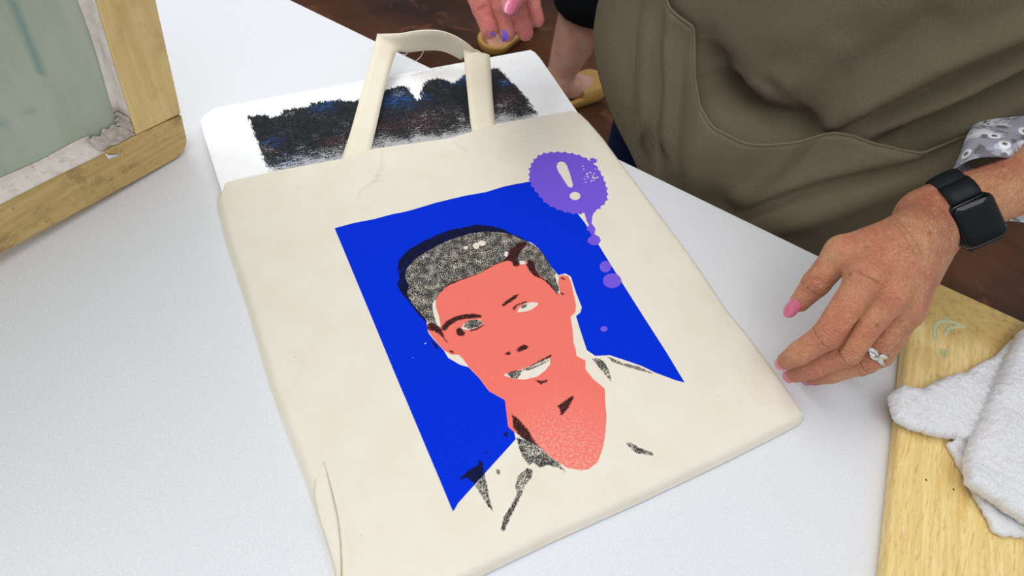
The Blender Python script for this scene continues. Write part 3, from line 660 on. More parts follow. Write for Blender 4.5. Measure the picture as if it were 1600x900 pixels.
# ------------------------------------------------------------------ towel
def towel_f():
    def q(P, z): return np.array([un(u, v, z)[:2] for u, v in P], np.float32)
    lobe = q([(1394, 612), (1411, 600), (1425, 604), (1440, 606), (1470, 592), (1500, 580), (1530, 577), (1548, 598), (1547, 640), (1533, 692), (1500, 680), (1462, 676), (1428, 668), (1404, 652)], WZ+.014)
    flap = q([(1640, 480), (1600, 514), (1588, 540), (1562, 600), (1546, 640), (1524, 690), (1516, 725), (1518, 752), (1532, 762), (1560, 778), (1600, 802), (1700, 860), (1850, 760), (1850, 480)], WZ+.026)
    tail = q([(1481, 692), (1498, 684), (1530, 690), (1560, 760), (1620, 790), (1720, 830), (1650, 850), (1600, 839), (1570, 838), (1556, 830), (1540, 800), (1522, 770), (1508, 738)], WZ+.006)
    back = q([(1512, 596), (1520, 574), (1545, 560), (1562, 552), (1580, 532), (1600, 520), (1640, 500), (1640, 600), (1560, 640), (1540, 640), (1535, 600)], WZ+.012)
    ridge = [un(1535, 590, WZ+.014), un(1540, 610, WZ+.014), un(1543, 645, WZ+.014)]
    def slab(P, poly, zc, h, r, warp=0):
        s = -polysd(P[..., 0], P[..., 1], poly).astype(np.float32)+r
        dz = np.abs(P[..., 2]-zc-warp)-h+r
        return np.minimum(np.maximum(s, dz), 0)+np.sqrt(np.maximum(s, 0)**2+np.maximum(dz, 0)**2)-r
    def f(P):
        x, y = P[..., 0], P[..., 1]
        nz = (valnoise(x[:, :, 0], y[:, :, 0], 38, 11)[:, :, None]-.5)*.006
        d = slab(P, lobe, WZ+.0090, .0072, .0070, nz)
        d2 = slab(P, back, WZ+.008, .006, .0045, nz*.6)
        d3 = slab(P, tail, WZ+.0042, .0038, .0034, nz*.2)
        d4 = slab(P, flap, WZ+.0195, .0085, .0075, nz)
        # crease lines
        cr1 = seg_sd(P, un(1536, 590, WZ+.017), un(1541, 650, WZ+.016), 0.0024, .0030)
        pit = seg_sd(P, un(1541, 632, WZ+.02), un(1543, 638, WZ+.008), .0028, .002)
        d = np.maximum(smin(d, d2, .003), -pit); d = np.maximum(d, -cr1)
        d = smin(d, d3, .0006); d = smin(d, d4, .0006)
        tx = (valnoise(x[:, :, 0], y[:, :, 0], 480, 2)[:, :, None]-.5)*.0019
        d = d+tx
        return np.maximum(d, WZ+.0004-P[..., 2])
    return f
lo = np.array([un(1394, 612, WZ+.02)[0]-.06, un(1600, 840, WZ)[1]-.03, WZ-.002])
tp = np.array([un(u, v, WZ+.01) for u, v in [(1390, 610), (1850, 480), (1850, 760), (1700, 870), (1600, 480), (1480, 690), (1640, 480), (1410, 600), (1400, 650)]])
V, Q = nets(towel_f(), [tp[:, 0].min()-.01, tp[:, 1].min()-.01, WZ-.002], [tp[:, 0].max()+.01, tp[:, 1].max()+.01, WZ+.034], .0012)
k = N('terry_towel', .95, .1)
tn = k.noise(900, 3, .7); c = k.mix(k.ss(tn, .3, .7), lin((222, 220, 222)), lin((245, 244, 246)))
k.col(c); k.bump(tn, .0012, .9); M_tw = k.m; k.b.inputs['Sheen Weight'].default_value = .2
tw = link('towel', fastmesh('towel', V, Q), M_tw); tag(tw, 'crumpled white terry towel lying on the wooden board', 'towel')

# ------------------------------------------------------------------ skin
def skinmat(name, base, red, spot, bumpk=1., spots=1.):
    k = N(name, .5, .4)
    c = k.mix(k.ss(k.noise(26, 4, .6), .35, .68), lin(base), lin(red))
    c = k.mix(k.ss(k.noise(110, 4, .7), .48, .7, 0, .7), c, lin(red))
    c = k.mix(k.ss(k.noise(1, 3, .6, vec=k.coord((260, 500, 260))), .5, .7, 0, .45), c, lin((min(255, base[0]+22), min(255, base[1]+28), min(255, base[2]+22))))
    c = k.mix(k.math('MULTIPLY', k.attr('tipred'), .75), c, lin(red))
    c = k.mix(k.math('MULTIPLY', k.attr('palmside'), .75), c, k.mix(k.ss(k.noise(60, 3), .35, .65), lin((226, 142, 136)), lin((210, 112, 112))))
    if spots:
        v = k.voro(62); c = k.mix(k.math('MULTIPLY', k.ss(k.math('ADD', v, k.math('MULTIPLY', k.noise(300, 2), .12)), .27, .08, 0, .6), k.ss(k.noise(22, 2), .36, .5)), c, lin(spot))
    k.col(c)
    wv = k.math('SINE', k.math('ADD', k.math('MULTIPLY', k.attr('axial'), 2600), k.math('MULTIPLY', k.noise(70, 3, .6), 20)))
    wv = k.math('MULTIPLY', wv, k.attr('wrinkle'))
    fine = k.voro(1, vec=k.coord((500, 800, 600)), feat='DISTANCE_TO_EDGE'); fine = k.ss(fine, 0, .12); fn = k.noise(240, 5, .75)
    b1 = k.bump(wv, .0007*bumpk, .8)
    b2 = k.bump(fn, .0024*bumpk, .9, b1); k.bump(fine, .0005*bumpk, .7, b2)
    k.b.inputs['Subsurface Weight'].default_value = .12; k.b.inputs['Subsurface Radius'].default_value = (.006, .0025, .0015); k.b.inputs['Subsurface Scale'].default_value = 1
    return k.m
M_skin = skinmat('skin_tanned', (218, 160, 120), (204, 126, 98), (142, 84, 54))
M_skin2 = skinmat('skin_pale', (222, 174, 150), (212, 150, 128), (160, 110, 90), .3, 0)
k = N('nail_polish', .18, .6); k.col(k.mix(k.ss(k.noise(500, 2), .4, .6), lin((204, 104, 132)), lin((208, 110, 138)))); k.b.inputs['Coat Weight'].default_value = .6; M_nail = k.m
M_ink = plain('ink_purple', (120, 92, 222), .6)

class Hand:
    def __init__(s): s.fing = []; s.palm = []; s.bumps = []; s.cuts = []; s.wr = []
def mk(pts): return [PD(*p) for p in pts]
def hand_sdf(H):
    def f(P):
        fd = None
        for ch in H.fing:
            d = None
            for a, b, r1, r2 in ch:
                q = seg_sd(P, a, b, r1, r2); d = q if d is None else smin(d, q, .0022)
            fd = d if fd is None else smin(fd, d, .0004)
        pd = None
        for a, b, r1, r2 in H.palm:
            q = seg_sd(P, a, b, r1, r2); pd = q if pd is None else smin(pd, q, .012)
        d = smin(fd, pd, .006)
        for a, b, r1, r2 in H.bumps: d = smin(d, seg_sd(P, a, b, r1, r2), .0035)
        for a, b, r1, r2 in H.cuts:
            q = -seg_sd(P, a, b, r1, r2); h = np.clip(.5-.5*(d-q)/.0018, 0, 1); d = d*(1-h)+q*h+.0018*h*(1-h)
        return d
    return f
def chain(p, r): return [(p[i], p[i+1], r[i], r[i+1]) for i in range(len(p)-1)]
def skin_attrs(V, segs, wr, tips):
    ax = np.zeros(len(V)); best = np.full(len(V), 1e9); off = 0
    for a, b, r1, r2 in segs:
        a = np.array(a); b = np.array(b); e = b-a; L = np.linalg.norm(e); t = ((V-a)@e)/(L*L); tc = np.clip(t, 0, 1)
        d = np.linalg.norm(V-a-tc[:, None]*e, axis=1)-(r1+(r2-r1)*tc); m = d < best; best = np.where(m, d, best); ax = np.where(m, t*L, ax)
    w_ = np.zeros(len(V))
    for p, r, amt in wr: w_ = np.maximum(w_, amt*np.exp(-(np.linalg.norm(V-np.array(p), axis=1)/r)**2))
    tr = np.zeros(len(V))
    for p, r in tips: tr = np.maximum(tr, np.exp(-(np.linalg.norm(V-np.array(p), axis=1)/r)**2))
    return ax, w_, tr
def bbox(segs, pad=.01):
    P = np.array([x for s_ in segs for x in (s_[0], s_[1])]); r = max(max(s_[2], s_[3]) for s_ in segs)+pad
    return P.min(0)-r, P.max(0)+r

# left hand (with the watch)
dz = .008
JI = mk([(1354, 434, .480+dz), (1291, 525, .488+dz), (1249, 552, .503+dz), (1229, 564, .526+dz)])
JM = mk([(1392, 458, .482+dz), (1323, 550, .496+dz), (1269, 573, .514+dz), (1243, 584, .538+dz)])
JR = mk([(1414, 474, .492+dz), (1353, 563, .512+dz), (1298, 582, .530+dz), (1272, 590, .55+dz)])
JP = mk([(1420, 484, .512+dz), (1378, 556, .540+dz), (1345, 573, .555+dz), (1322, 577, .568+dz)])
JT = mk([(1428, 372, .500+dz), (1316, 394, .503+dz), (1275, 443, .517+dz), (1250, 472, .528+dz)])
fx, wy, wn = np.array([.769, -.147, .622]), np.array([.273, -.804, -.528]), np.array([-.577, -.575, .578])   # watch axes: along the forearm, across it, outwards
wc = PD(1526.5, 345.5, .509); AR = wc-wn*.0265-wy*.006; WR = AR-fx*.022; EX = AR+fx*.06; EL = AR+fx*.205
HL = Hand()
HL.fing = [chain(JI, [.0125, .0108, .0092, .0074]), chain(JM, [.0125, .0108, .0092, .0074]), chain(JR, [.012, .0104, .0088, .0068]), chain(JP, [.011, .0090, .0078, .0062]),
           chain(JT[1:], [.0122, .0108, .0080])]
cpt = lambda a, b, t: np.array(a)+(np.array(b)-np.array(a))*t
HL.palm = [(WR, JI[0], .0215, .0125), (WR, JM[0], .0215, .0130), (WR, JR[0], .021, .0125), (cpt(WR, JP[0], .1)-IU*.004, JP[0], .0195, .0125), (cpt(WR, JT[0], .6), JT[1], .0185, .0125),
           (JT[0], cpt(JI[0], JT[1], .35), .015, .009), (WR+wy*.005, AR+wy*.007, .0205, .0178), (AR+wy*.007, EX+wy*.006, .0178, .0205), (WR-wy*.006, AR-wy*.0075, .0205, .0178), (AR-wy*.0075, EX-wy*.001, .0178, .0195), (EX, cpt(EX, EL, .5), .0245, .031)]
up_ = lambda p, q: (np.array(p)+q)
toC = lambda p: (CAM-p)/np.linalg.norm(CAM-p)
# tendons and veins on the back of the hand
for J, off in ((JI, .0105), (JM, .0115), (JR, .0105)):
    HL.bumps.append((cpt(WR, J[0], .40)+toC(J[0])*.0150, J[0]+toC(J[0])*.0098, .0022, .0048))
HL.bumps += [(PD(1440, 410, 0.494), PD(1425, 440, 0.492), .0018, .0022), (PD(1425, 440, 0.492), PD(1400, 448, 0.488), .0022, .0018), (PD(1447, 385, 0.492), PD(1440, 410, 0.494), .0016, .0018),
             (PD(1360, 372, 0.506), PD(1400, 360, 0.500), .002, .002)]
# creases between fingers and at the thumb web
HL.cuts = [(PD(1345, 490, .494), PD(1306, 552, .499), .0011, .0013), (PD(1325, 412, .505), PD(1312, 455, .514), .001, .0015), (PD(1385, 512, .501), PD(1352, 545, .509), .0008, .0012), (PD(1322, 408, .503), PD(1338, 396, .501), .0013, .0006)]
segL = [s for ch in HL.fing for s in ch]+HL.palm
lo, hi = bbox(segL, .004)
VL, QL = nets(hand_sdf(HL), lo, hi, .0011)
wrl = [(JI[1]+toC(JI[1])*.009, .0095, .8), (JM[1]+toC(JM[1])*.009, .0095, .8), (JR[1]+toC(JR[1])*.009, .009, .8), (JT[2]+toC(JT[2])*.009, .0095, 1.), (JI[2]+toC(JI[2])*.007, .005, .5), (JM[2]+toC(JM[2])*.007, .005, .5),
       (PD(1462, 345, .51), .022, .8), (PD(1458, 385, .51), .018, .7), (PD(1430, 360, .50), .018, .4), (JI[0]+toC(JI[0])*.01, .010, .2)]
tpl = [(JI[0], .022), (JI[1], .016), (JM[1], .015), (JI[3], .016), (JM[3], .016), (JR[3], .016), (JT[3], .014), (JM[0], .015)]
axL, wL, tL = skin_attrs(VL, segL, wrl, tpl)
wz = np.clip(1-((VL-WR)@(-fx)-.03)/.006, 0, 1); axL = axL*(1-wz)+((VL-WR)@fx+.35*((VL-WR)@wy))*wz; wL *= 1-.97*np.exp(-((wz-.5)/.3)**2)

# right hand (top of the picture)
KI = mk([(716, -95, .585), (736, -25, .575), (753, 14, .566), (765, 47, .560)])
KM = mk([(757, -98, .582), (770, -26, .575), (783, 20, .574), (792, 52, .568)])
KR = mk([(796, -95, .582), (800, -20, .576), (811, 22, .572), (821, 51, .568)])
KP = mk([(832, -85, .585), (824, -28, .580), (832, 6, .582), (840, 31, .579)])
KT = mk([(758, -125, .552), (786, -68, .540), (813, -22, .531), (796, 12, .523)])
WRr = PD(775, -190, .59); ELr = W(.24, .19, .36)
HR = Hand()
HR.fing = [chain(KI, [.0098, .0090, .0084, .0074]), chain(KM, [.0098, .0090, .0084, .0075]), chain(KR, [.0095, .0086, .0079, .0070]), chain(KP, [.0090, .0078, .0070, .0062]), chain(KT[1:], [.0108, .0102, .0082])]
HR.palm = [(WRr, KI[0], .021, .013), (WRr, KM[0], .021, .0135), (WRr, KR[0], .0205, .013), (WRr, KP[0], .020, .012), (cpt(WRr, KT[0], .5), KT[1], .018, .0115), (WRr, cpt(WRr, ELr, .45), .0235, .031)]
segR = [s for ch in HR.fing for s in ch]+HR.palm
for J in (KI, KM, KR, KP):
    p = J[2]; t_ = (J[3]-J[1]); t_ /= np.linalg.norm(t_); sd = np.cross(t_, toC(p)); HR.cuts.append((p+toC(p)*.0091-sd*.008, p+toC(p)*.0091+sd*.008, .0014, .0014))
lo, hi = bbox(segR, .004)
VR, QR = nets(hand_sdf(HR), lo, hi, .0014)
axR, wR, tR = skin_attrs(VR, segR, [], [(j[3], .02) for j in (KI, KM, KR, KP)]+[(j[1], .03) for j in (KI, KM, KR, KP)])

# ------------------------------------------------------------------ whole figures
def figure_sdf(J, fat=0., parts=None, hs=1.):
    """J: joints; parts: list of names to include"""
    use = lambda p: parts is None or p in parts
    fw, sd, up = J['fwd'], J['side'], np.array([0, 0, 1.])
    AX = np.array([sd, fw, up])
    def f(P):
        d = np.full(P.shape[:-1], 9., np.float32)
        def a(q, k=.03):
            nonlocal d; d = smin(d, q, k)
        if use('torso'):
            a(ell_sd(P, J['hip'], (.185+fat, .125+fat, .13+fat), AX), .02)
            a(ell_sd(P, cpt(J['hip'], J['neck'], .42), (.155+fat, .112+fat, .17+fat), AX), .06)
            a(ell_sd(P, cpt(J['hip'], J['neck'], .72), (.170+fat, .115+fat, .15+fat), AX), .06)
            a(seg_sd(P, J['shl'], J['shr'], .052+fat, .052+fat), .05)
            for sg in (-1, 1): a(ell_sd(P, cpt(J['hip'], J['neck'], .70)+sd*.075*sg+fw*.075, (.065+fat,)*3, AX), .04)
        if use('head'):
            a(seg_sd(P, J['neck'], J['head'], .052, .047), .03)
            hc = J['head']
            a(ell_sd(P, hc+up*.055, (.075, .093, .095), AX), .02); a(ell_sd(P, hc+up*.0+fw*.028, (.052, .060, .066), AX), .03)
            a(seg_sd(P, hc+up*.055+fw*.088, hc+up*.015+fw*.107, .007, .013), .012)
            a(seg_sd(P, hc-up*.022+fw*.085-sd*.02, hc-up*.022+fw*.085+sd*.02, .007, .007), .008)
            for sg in (-1, 1):
                a(ell_sd(P, hc+up*.03+sd*.078*sg-fw*.005, (.010, .018, .032), AX), .008)
        for L in ('l', 'r'):
            if use('arm'):
                a(seg_sd(P, J['sh'+L], J['el'+L], .046+fat, .037+fat), .03)
                if J.get('wr'+L) is not None: a(seg_sd(P, J['el'+L], J['wr'+L], .036+fat, .0225+fat), .02)
            if use('thigh'): a(seg_sd(P, J['th'+L], J['kn'+L], .088+fat, .058+fat), .04)
            if use('calf'):
                k_, a2 = J['kn'+L], J['an'+L]
                a(seg_sd(P, k_, cpt(k_, a2, .32)-J['fwd']*.018, .052*J.get('calf', 1)+fat, .055*J.get('calf', 1)+fat), .03); a(seg_sd(P, cpt(k_, a2, .32)-J['fwd']*.018, a2, .055*J.get('calf', 1)+fat, .034+fat), .03)
            if use('foot'):
                a2, ff = J['an'+L], J['ff'+L]; g_ = np.array([a2[0], a2[1], FL])
                a(seg_sd(P, a2, g_+up*.034-ff*.03, .036, .031), .02); a(seg_sd(P, a2-up*.02+ff*.02, g_+up*.024+ff*.130, .034+.006*(J.get('calf', 1) > 1), .024+.006*(J.get('calf', 1) > 1)), .02)
                pr = np.cross(ff, up)
                for q_ in range(5):
                    o_ = (q_-2)*.0145; a(seg_sd(P, g_+up*.02+ff*.12+pr*o_, g_+up*.013+ff*(.175-.012*abs(q_-1.4))+pr*o_*1.02, .012, .0095), .005)
        return d
    return f
def fig_mesh(J, parts, fat, h, lohi=None, cut=None):
    f0 = figure_sdf(J, fat, parts)
    f = (lambda P: np.maximum(f0(P), cut(P))) if cut else f0
    if lohi is None:
        pts = np.array([v for k_, v in J.items() if k_ not in ('fwd', 'side', 'ffl', 'ffr', 'calf') and v is not None]); lohi = (pts.min(0)-.22, pts.max(0)+.22)
        lohi[0][2] = max(lohi[0][2], FL-.02)
    return nets(f, lohi[0], lohi[1], h)

# person at the table edge
P1 = empty('person', W(.57, .17, FL), 'person in an olive canvas apron leaning on the table, watch on left wrist', 'person')
J1 = dict(fwd=-NN, side=EE, hip=W(.57, .212, .10), neck=W(.57, .15, .60), head=W(.57, .04, .72), shl=W(.74, .10, .555), shr=W(.40, .10, .555), ell=EL, elr=ELr, wrl=cpt(EL, EX, .75), wrr=cpt(ELr, WRr, .75),
          thl=W(.66, .18, .03), thr=W(.465, .17, .03), knl=W(.66, .17, FL+.45), knr=W(.465, .17, FL+.45), anl=W(.66, .20, FL+.08), anr=W(.48, .20, FL+.08), ffl=-NN, ffr=-NN)
Vb_, Qb_ = fig_mesh(J1, None, 0, .009)
allV = np.concatenate([Vb_, VL, VR]); allQ = np.concatenate([Qb_, QL+len(Vb_), QR+len(Vb_)+len(VL)])
me = fastmesh('body', allV, allQ); zb = np.zeros(len(Vb_))
setattr_(me, 'axial', np.r_[zb, axL, axR]); setattr_(me, 'wrinkle', np.r_[zb, wL, wR]); setattr_(me, 'tipred', np.r_[zb, tL, tR]); setattr_(me, 'palmside', np.r_[zb, tL*0, tR*0+1])
body = link('body', me, M_skin, P1)
def nail(J, r, w_, l_, parent, mat, along=.25, nrm=None, lift=.9, tipext=.35):
    a = J[3]-J[2]; a /= np.linalg.norm(a); v = toC(J[3]) if nrm is None else nrm; n_ = v-(v@a)*a; n_ /= np.linalg.norm(n_); s_ = np.cross(a, n_)
    V = []; nu_, nv_ = 9, 11
    for i in range(nu_):
        for j in range(nv_):
            x = -1+2*i/(nu_-1); y = -1+2*j/(nv_-1)
            wdt = w_*math.sqrt(max(0, 1-(max(0, abs(y)-.25)/.78)**2.4)); ang = x*.95
            V.append(J[3]+a*(along*r+y*l_)+s_*math.sin(ang)*wdt+n_*(r*lift-(1-math.cos(ang))*wdt*.9-max(0, y)**2*r*.18))
    o = link('fingernail', mesh('nail', V, gridfaces(nu_, nv_)), mat, parent); solid(o, .0005); subsurf(o, 1)
    o['label'] = 'glossy pink fingernail'; return o
for J, r in ((JI, .0074), (JM, .0074), (JR, .0068)): nail(J, r, .0066, .0066, body, M_nail, .7, lift=.92)
nail(JT, .0080, .0070, .0108, body, M_nail, .55, nrm=toC(JT[3])*.9+IU*.15-IR*.25, lift=1.02)
nail(KT, .0082, .0066, .0108, body, M_nail, .15, lift=1.02)
# purple ink on the fingertips of the right hand
def inkspot(J, uv, r, seed, k_=1.):
    rs = random.Random(seed); n_ = 26; c = PD(*uv); v = toC(c); V = []; rings = 7
    from mathutils.bvhtree import BVHTree
    for i in range(rings):
        for j in range(n_):
            a = 2*math.pi*j/n_; rad = r*i/(rings-1)*(1+.16*math.sin(a*3+seed)+.12*math.sin(a*7+2*seed)); p = c+IR*rad*math.cos(a)+IU*rad*k_*math.sin(a)
            hit = BV.ray_cast(Vector((p+v*.02).tolist()), Vector((-v).tolist()))[0]
            V.append((np.array(hit) if hit is not None and (Vector(p.tolist())-hit).length < .03 else p)+v*.00025)
    F = [(i*n_+j, i*n_+(j+1) % n_, (i+1)*n_+(j+1) % n_, (i+1)*n_+j) for i in range(rings-1) for j in range(n_)]
    link('ink_stain', mesh('ink', V, F), M_ink, body)
from mathutils.bvhtree import BVHTree
BV = BVHTree.FromPolygons([Vector(v) for v in VR.tolist()], QR.tolist())
inkspot(KI, (769, 52.5, .552), .0018, 1, .9); inkspot(KM, (789, 56, .554), .0026, 2, 1.9)

# trousers, shirt, apron
k = N('denim', .85, .2); c = k.mix(k.ss(k.noise(800, 2), .3, .7), lin((14, 28, 66)), lin((28, 46, 90))); k.col(c); k.bump(k.noise(900, 2), .0004, .5); M_denim = k.m
def cutz(lo_=None, hi_=None):
    def c(P):
        r = np.full(P.shape[:-1], -9., np.float32)
        if lo_ is not None: r = np.maximum(r, lo_-P[..., 2])
        if hi_ is not None: r = np.maximum(r, P[..., 2]-hi_)
        return r
    return c
V, Q = fig_mesh(J1, ('torso', 'thigh', 'calf'), .008, .010, cut=cutz(FL+.06, .20)); link('trousers', fastmesh('trousers', V, Q), M_denim, P1)
k = N('shirt_print', .85, .2)
c = k.mix(k.ss(k.noise(34, 3, .6, dist=1.2), .44, .52), lin((232, 232, 238)), lin((168, 168, 180)))
c = k.mix(k.ss(k.noise(52, 3, .6, dist=1.5), .55, .6), c, lin((122, 118, 122)))
vd = k.voro(62, rnd=.8); ringm = k.math('MULTIPLY', k.ss(vd, .30, .26), 1); c = k.mix(ringm, c, lin((246, 246, 248))); c = k.mix(k.ss(vd, .15, .11), c, lin((120, 114, 112)))
k.col(c); k.bump(k.math('ADD', k.ss(vd, .3, .2), k.noise(500, 2)), .0006, .6); M_shirt = k.m
V, Q = fig_mesh(J1, ('torso', 'arm'), .010, .010, lohi=(np.array([-.1, -.5, .05])+0, np.array([1.3, .8, .75])),
                cut=lambda P: np.maximum(np.maximum(.08-P[..., 2], P[..., 2]-.625), -np.minimum(seg_sd(P, cpt(EL, EX, .12), PD(1468, 346, .488), .09, .09), seg_sd(P, cpt(ELr, WRr, .12), WRr, .09, .09))))
link('shirt', fastmesh('shirt', V, Q), M_shirt, P1)
# loose sleeve: rings from the hem to above the elbow
def ringpts(c, nrm, x, y, rx, ry, n=40, wob=.0, ph=0):
    P = []
    for i in range(n):
        a = 2*math.pi*i/n; r = 1+wob*math.sin(3*a+ph)+wob*.6*math.sin(7*a+2*ph); P.append(c+x*rx*r*math.cos(a)+y*ry*r*math.sin(a))
    return P
def loft(rings, n=48, wob=.035, per=6):
    C_ = catmull([r_[0] for r_ in rings], per); X_ = catmull([r_[1] for r_ in rings], per); Y_ = catmull([r_[2] for r_ in rings], per); V = []
    for i in range(len(C_)):
        w_ = wob*min(1, i/6+.3)
        for j in range(n):
            a = 2*math.pi*j/n; rr_ = 1+w_*math.sin(3*a+i*.22)+w_*.6*math.sin(6*a-i*.3+1); V.append(C_[i]+X_[i]*rr_*math.cos(a)+Y_[i]*rr_*math.sin(a))
    return V, [(i*n+j, i*n+(j+1) % n, (i+1)*n+(j+1) % n, (i+1)*n+j) for i in range(len(C_)-1) for j in range(n)]
bk_ = -toC(PD(1560, 275, .55))
def rg_(u, v, d, rx, ry, tx=-.17, k1=.30): x = IR+IU*tx; x /= np.linalg.norm(x); y = IU*k1+bk_*math.sqrt(1-k1*k1); return (PD(u, v, d), x*rx, y*ry)
V, F = loft([rg_(1576, 300, .542, .050, .048, k1=-.55), rg_(1590, 262, .550, .050, .052, k1=-.3), rg_(1608, 222, .560, .053, .054, k1=.0), rg_(1640, 198, .562, .057, .054, k1=.2), rg_(1700, 158, .56, .060, .055), (EL+IU*.012, IR*.05+IU*.01, bk_*.052), (cpt(EL, J1['shl'], .3), IR*.055, bk_*.052), (cpt(EL, J1['shl'], .7), IR*.060, bk_*.058), (J1['shl'], IR*.062, bk_*.06)])
o = link('sleeve', mesh('sleeve', V, F), M_shirt, P1); solid(o, .0012); subsurf(o, 1)
x_ = np.cross(WRr-ELr, bk_); x_ /= np.linalg.norm(x_)
V, F = loft([(cpt(ELr, WRr, .25), x_*.045, bk_*.045), (ELr, IR*.05, bk_*.05), (cpt(ELr, J1['shr'], .5), IR*.055, bk_*.055), (J1['shr'], IR*.06, bk_*.06)])
o = link('sleeve', mesh('sleeve', V, F), M_shirt, P1); solid(o, .0012)
# hair
def hair_mesh(J, parent, mat, long_=0.):
    hc = J['head']; up = np.array([0, 0, 1.]); AX = np.array([J['side'], J['fwd'], up])
    def f(P):
        d = ell_sd(P, hc+up*.065-J['fwd']*.012, (.088, .103, .105), AX)
        d = smin(d, ell_sd(P, hc+up*(.0-long_)-J['fwd']*.05, (.080, .06, .09+long_), AX), .03)
        face = ell_sd(P, hc+up*.01+J['fwd']*.105, (.066, .075, .092), AX)
        q = P@np.array([3., 5., 7.]); d = d+.0025*np.sin(P[..., 0]*260+P[..., 2]*20)*np.sin(P[..., 1]*240)
        return np.maximum(d, -face)
    V, Q = nets(f, hc-.2-long_, hc+.2, .006); return link('hair', fastmesh('hair', V, Q), mat, parent)
k = N('hair_grey', .6); k.col(k.mix(k.ss(k.noise(1, 3, .6, vec=k.coord((500, 500, 30))), .35, .65), lin((120, 112, 104)), lin((176, 168, 158)))); M_hg = k.m
k = N('hair_brown', .55); k.col(k.mix(k.ss(k.noise(1, 3, .6, vec=k.coord((500, 500, 30))), .35, .65), lin((60, 38, 24)), lin((96, 64, 40)))); M_hb = k.m
M_eye = plain('eye_white', (230, 228, 222), .2); M_iris = plain('eye_iris', (70, 52, 36), .2)
def eyes(J, parent):
    hc = J['head']; up = np.array([0, 0, 1.])
    for sg in (-1, 1):
        for nm, rad, fo, mt in (('eye', .012, .077, M_eye), ('iris', .0062, .0845, M_iris)):
            b_ = bmesh.new(); bmesh.ops.create_uvsphere(b_, u_segments=16, v_segments=10, radius=rad); me = bpy.data.meshes.new(nm); b_.to_mesh(me); b_.free()
            c = hc+up*.045+J['fwd']*fo+J['side']*sg*.031; me.transform(Matrix.Translation(Vector(c.tolist()))); link(nm, me, mt, parent)
hair_mesh(J1, P1, M_hg); eyes(J1, P1)

# apron: shell around the front of the body, with folds laid out along (t, z) lines
def tz(u, v, s=.045):
    r = ray(u, v); d = ((W(0, s, 0)-CAM)@NN)/(r@NN); p = CAM+r*d; return np.array([(p-A0)@EE, p[2]])
def sc_of(z): return .172-.10*np.clip((z-.12)/.5, 0, 1)
ATC, ATA, ATS = .565, .242, .137
def flds(lines, t, z):
    h = np.zeros_like(t)
    for P, amp, wd in lines:
        Q_ = np.array([tz(*p) for p in P]); d2 = np.full(t.shape, 1e9); tt = np.zeros(t.shape); L = len(Q_)-1
        for i in range(L):
            a, b = Q_[i], Q_[i+1]; e = b-a; q = np.clip(((t-a[0])*e[0]+(z-a[1])*e[1])/(e@e), 0, 1); dd_ = (t-a[0]-q*e[0])**2+(z-a[1]-q*e[1])**2
            m = dd_ < d2; d2 = np.where(m, dd_, d2); tt = np.where(m, (i+q)/L, tt)
        h += amp*np.exp(-d2/(wd*wd))*np.clip(.35+2.5*np.minimum(tt, 1.3-tt), 0, 1)
    return h
bodyfolds = [([(1290, 196), (1375, 132), (1460, 76), (1600, 12)], .013, .012), ([(1300, 202), (1390, 160), (1500, 104), (1620, 44)], -.015, .010),
             ([(1330, 205), (1430, 160), (1520, 120), (1640, 60)], .012, .012), ([(1395, 214), (1475, 180), (1540, 148), (1640, 95)], -.024, .014),
             ([(1440, 205), (1540, 175), (1640, 140)], .004, .01), ([(1340, 90), (1400, 45), (1460, 0)], -.006, .014), ([(1200, 60), (1300, 10), (1360, -30)], .006, .022),
             ([(1130, 110), (1140, 150), (1190, 178), (1250, 190)], -.026, .020), ([(1110, 60), (1118, 120), (1150, 160)], -.016, .015), ([(1200, 130), (1270, 100), (1320, 50)], .005, .016),
             ([(1285, 200), (1250, 160), (1210, 120)], -.004, .008)]
pockfolds = [([(1153, 331), (1210, 303), (1296, 273), (1360, 255), (1430, 238), (1500, 214)], -.011, .0075), ([(1170, 305), (1260, 262), (1350, 235), (1430, 222)], .006, .012), ([(1190, 350), (1300, 310), (1420, 270), (1500, 245)], .011, .018),
             ([(1034, 0), (1032, 100), (1030, 200), (1024, 290)], -.0055, .006), ([(1048, 40), (1052, 130), (1046, 220)], .005, .010), ([(1010, 0), (1008, 130), (1012, 220)], .004, .010), ([(1120, 180), (1095, 240), (1085, 300)], .006, .014), ([(1140, 300), (1120, 330)], -.006, .018),
             ([(985, 0), (980, 110), (990, 200)], -.003, .007), ([(1230, 230), (1200, 260), (1160, 290)], .004, .01), ([(1068, 60), (1070, 150), (1064, 230)], -.003, .008)]
PHL = np.array([(-.50, 108), (-.12, 110), (-.07, 112), (-.04, 120), (-.015, 133), (.01, 146), (.04, 159), (.08, 170), (.13, 174), (.2, 176), (.34, 160), (.50, 125), (.58, 118)])
def phi(z, fr):
    pl = math.radians(float(np.interp(z, PHL[:, 0], PHL[:, 1]))); return pl+(math.pi-2*pl)*fr
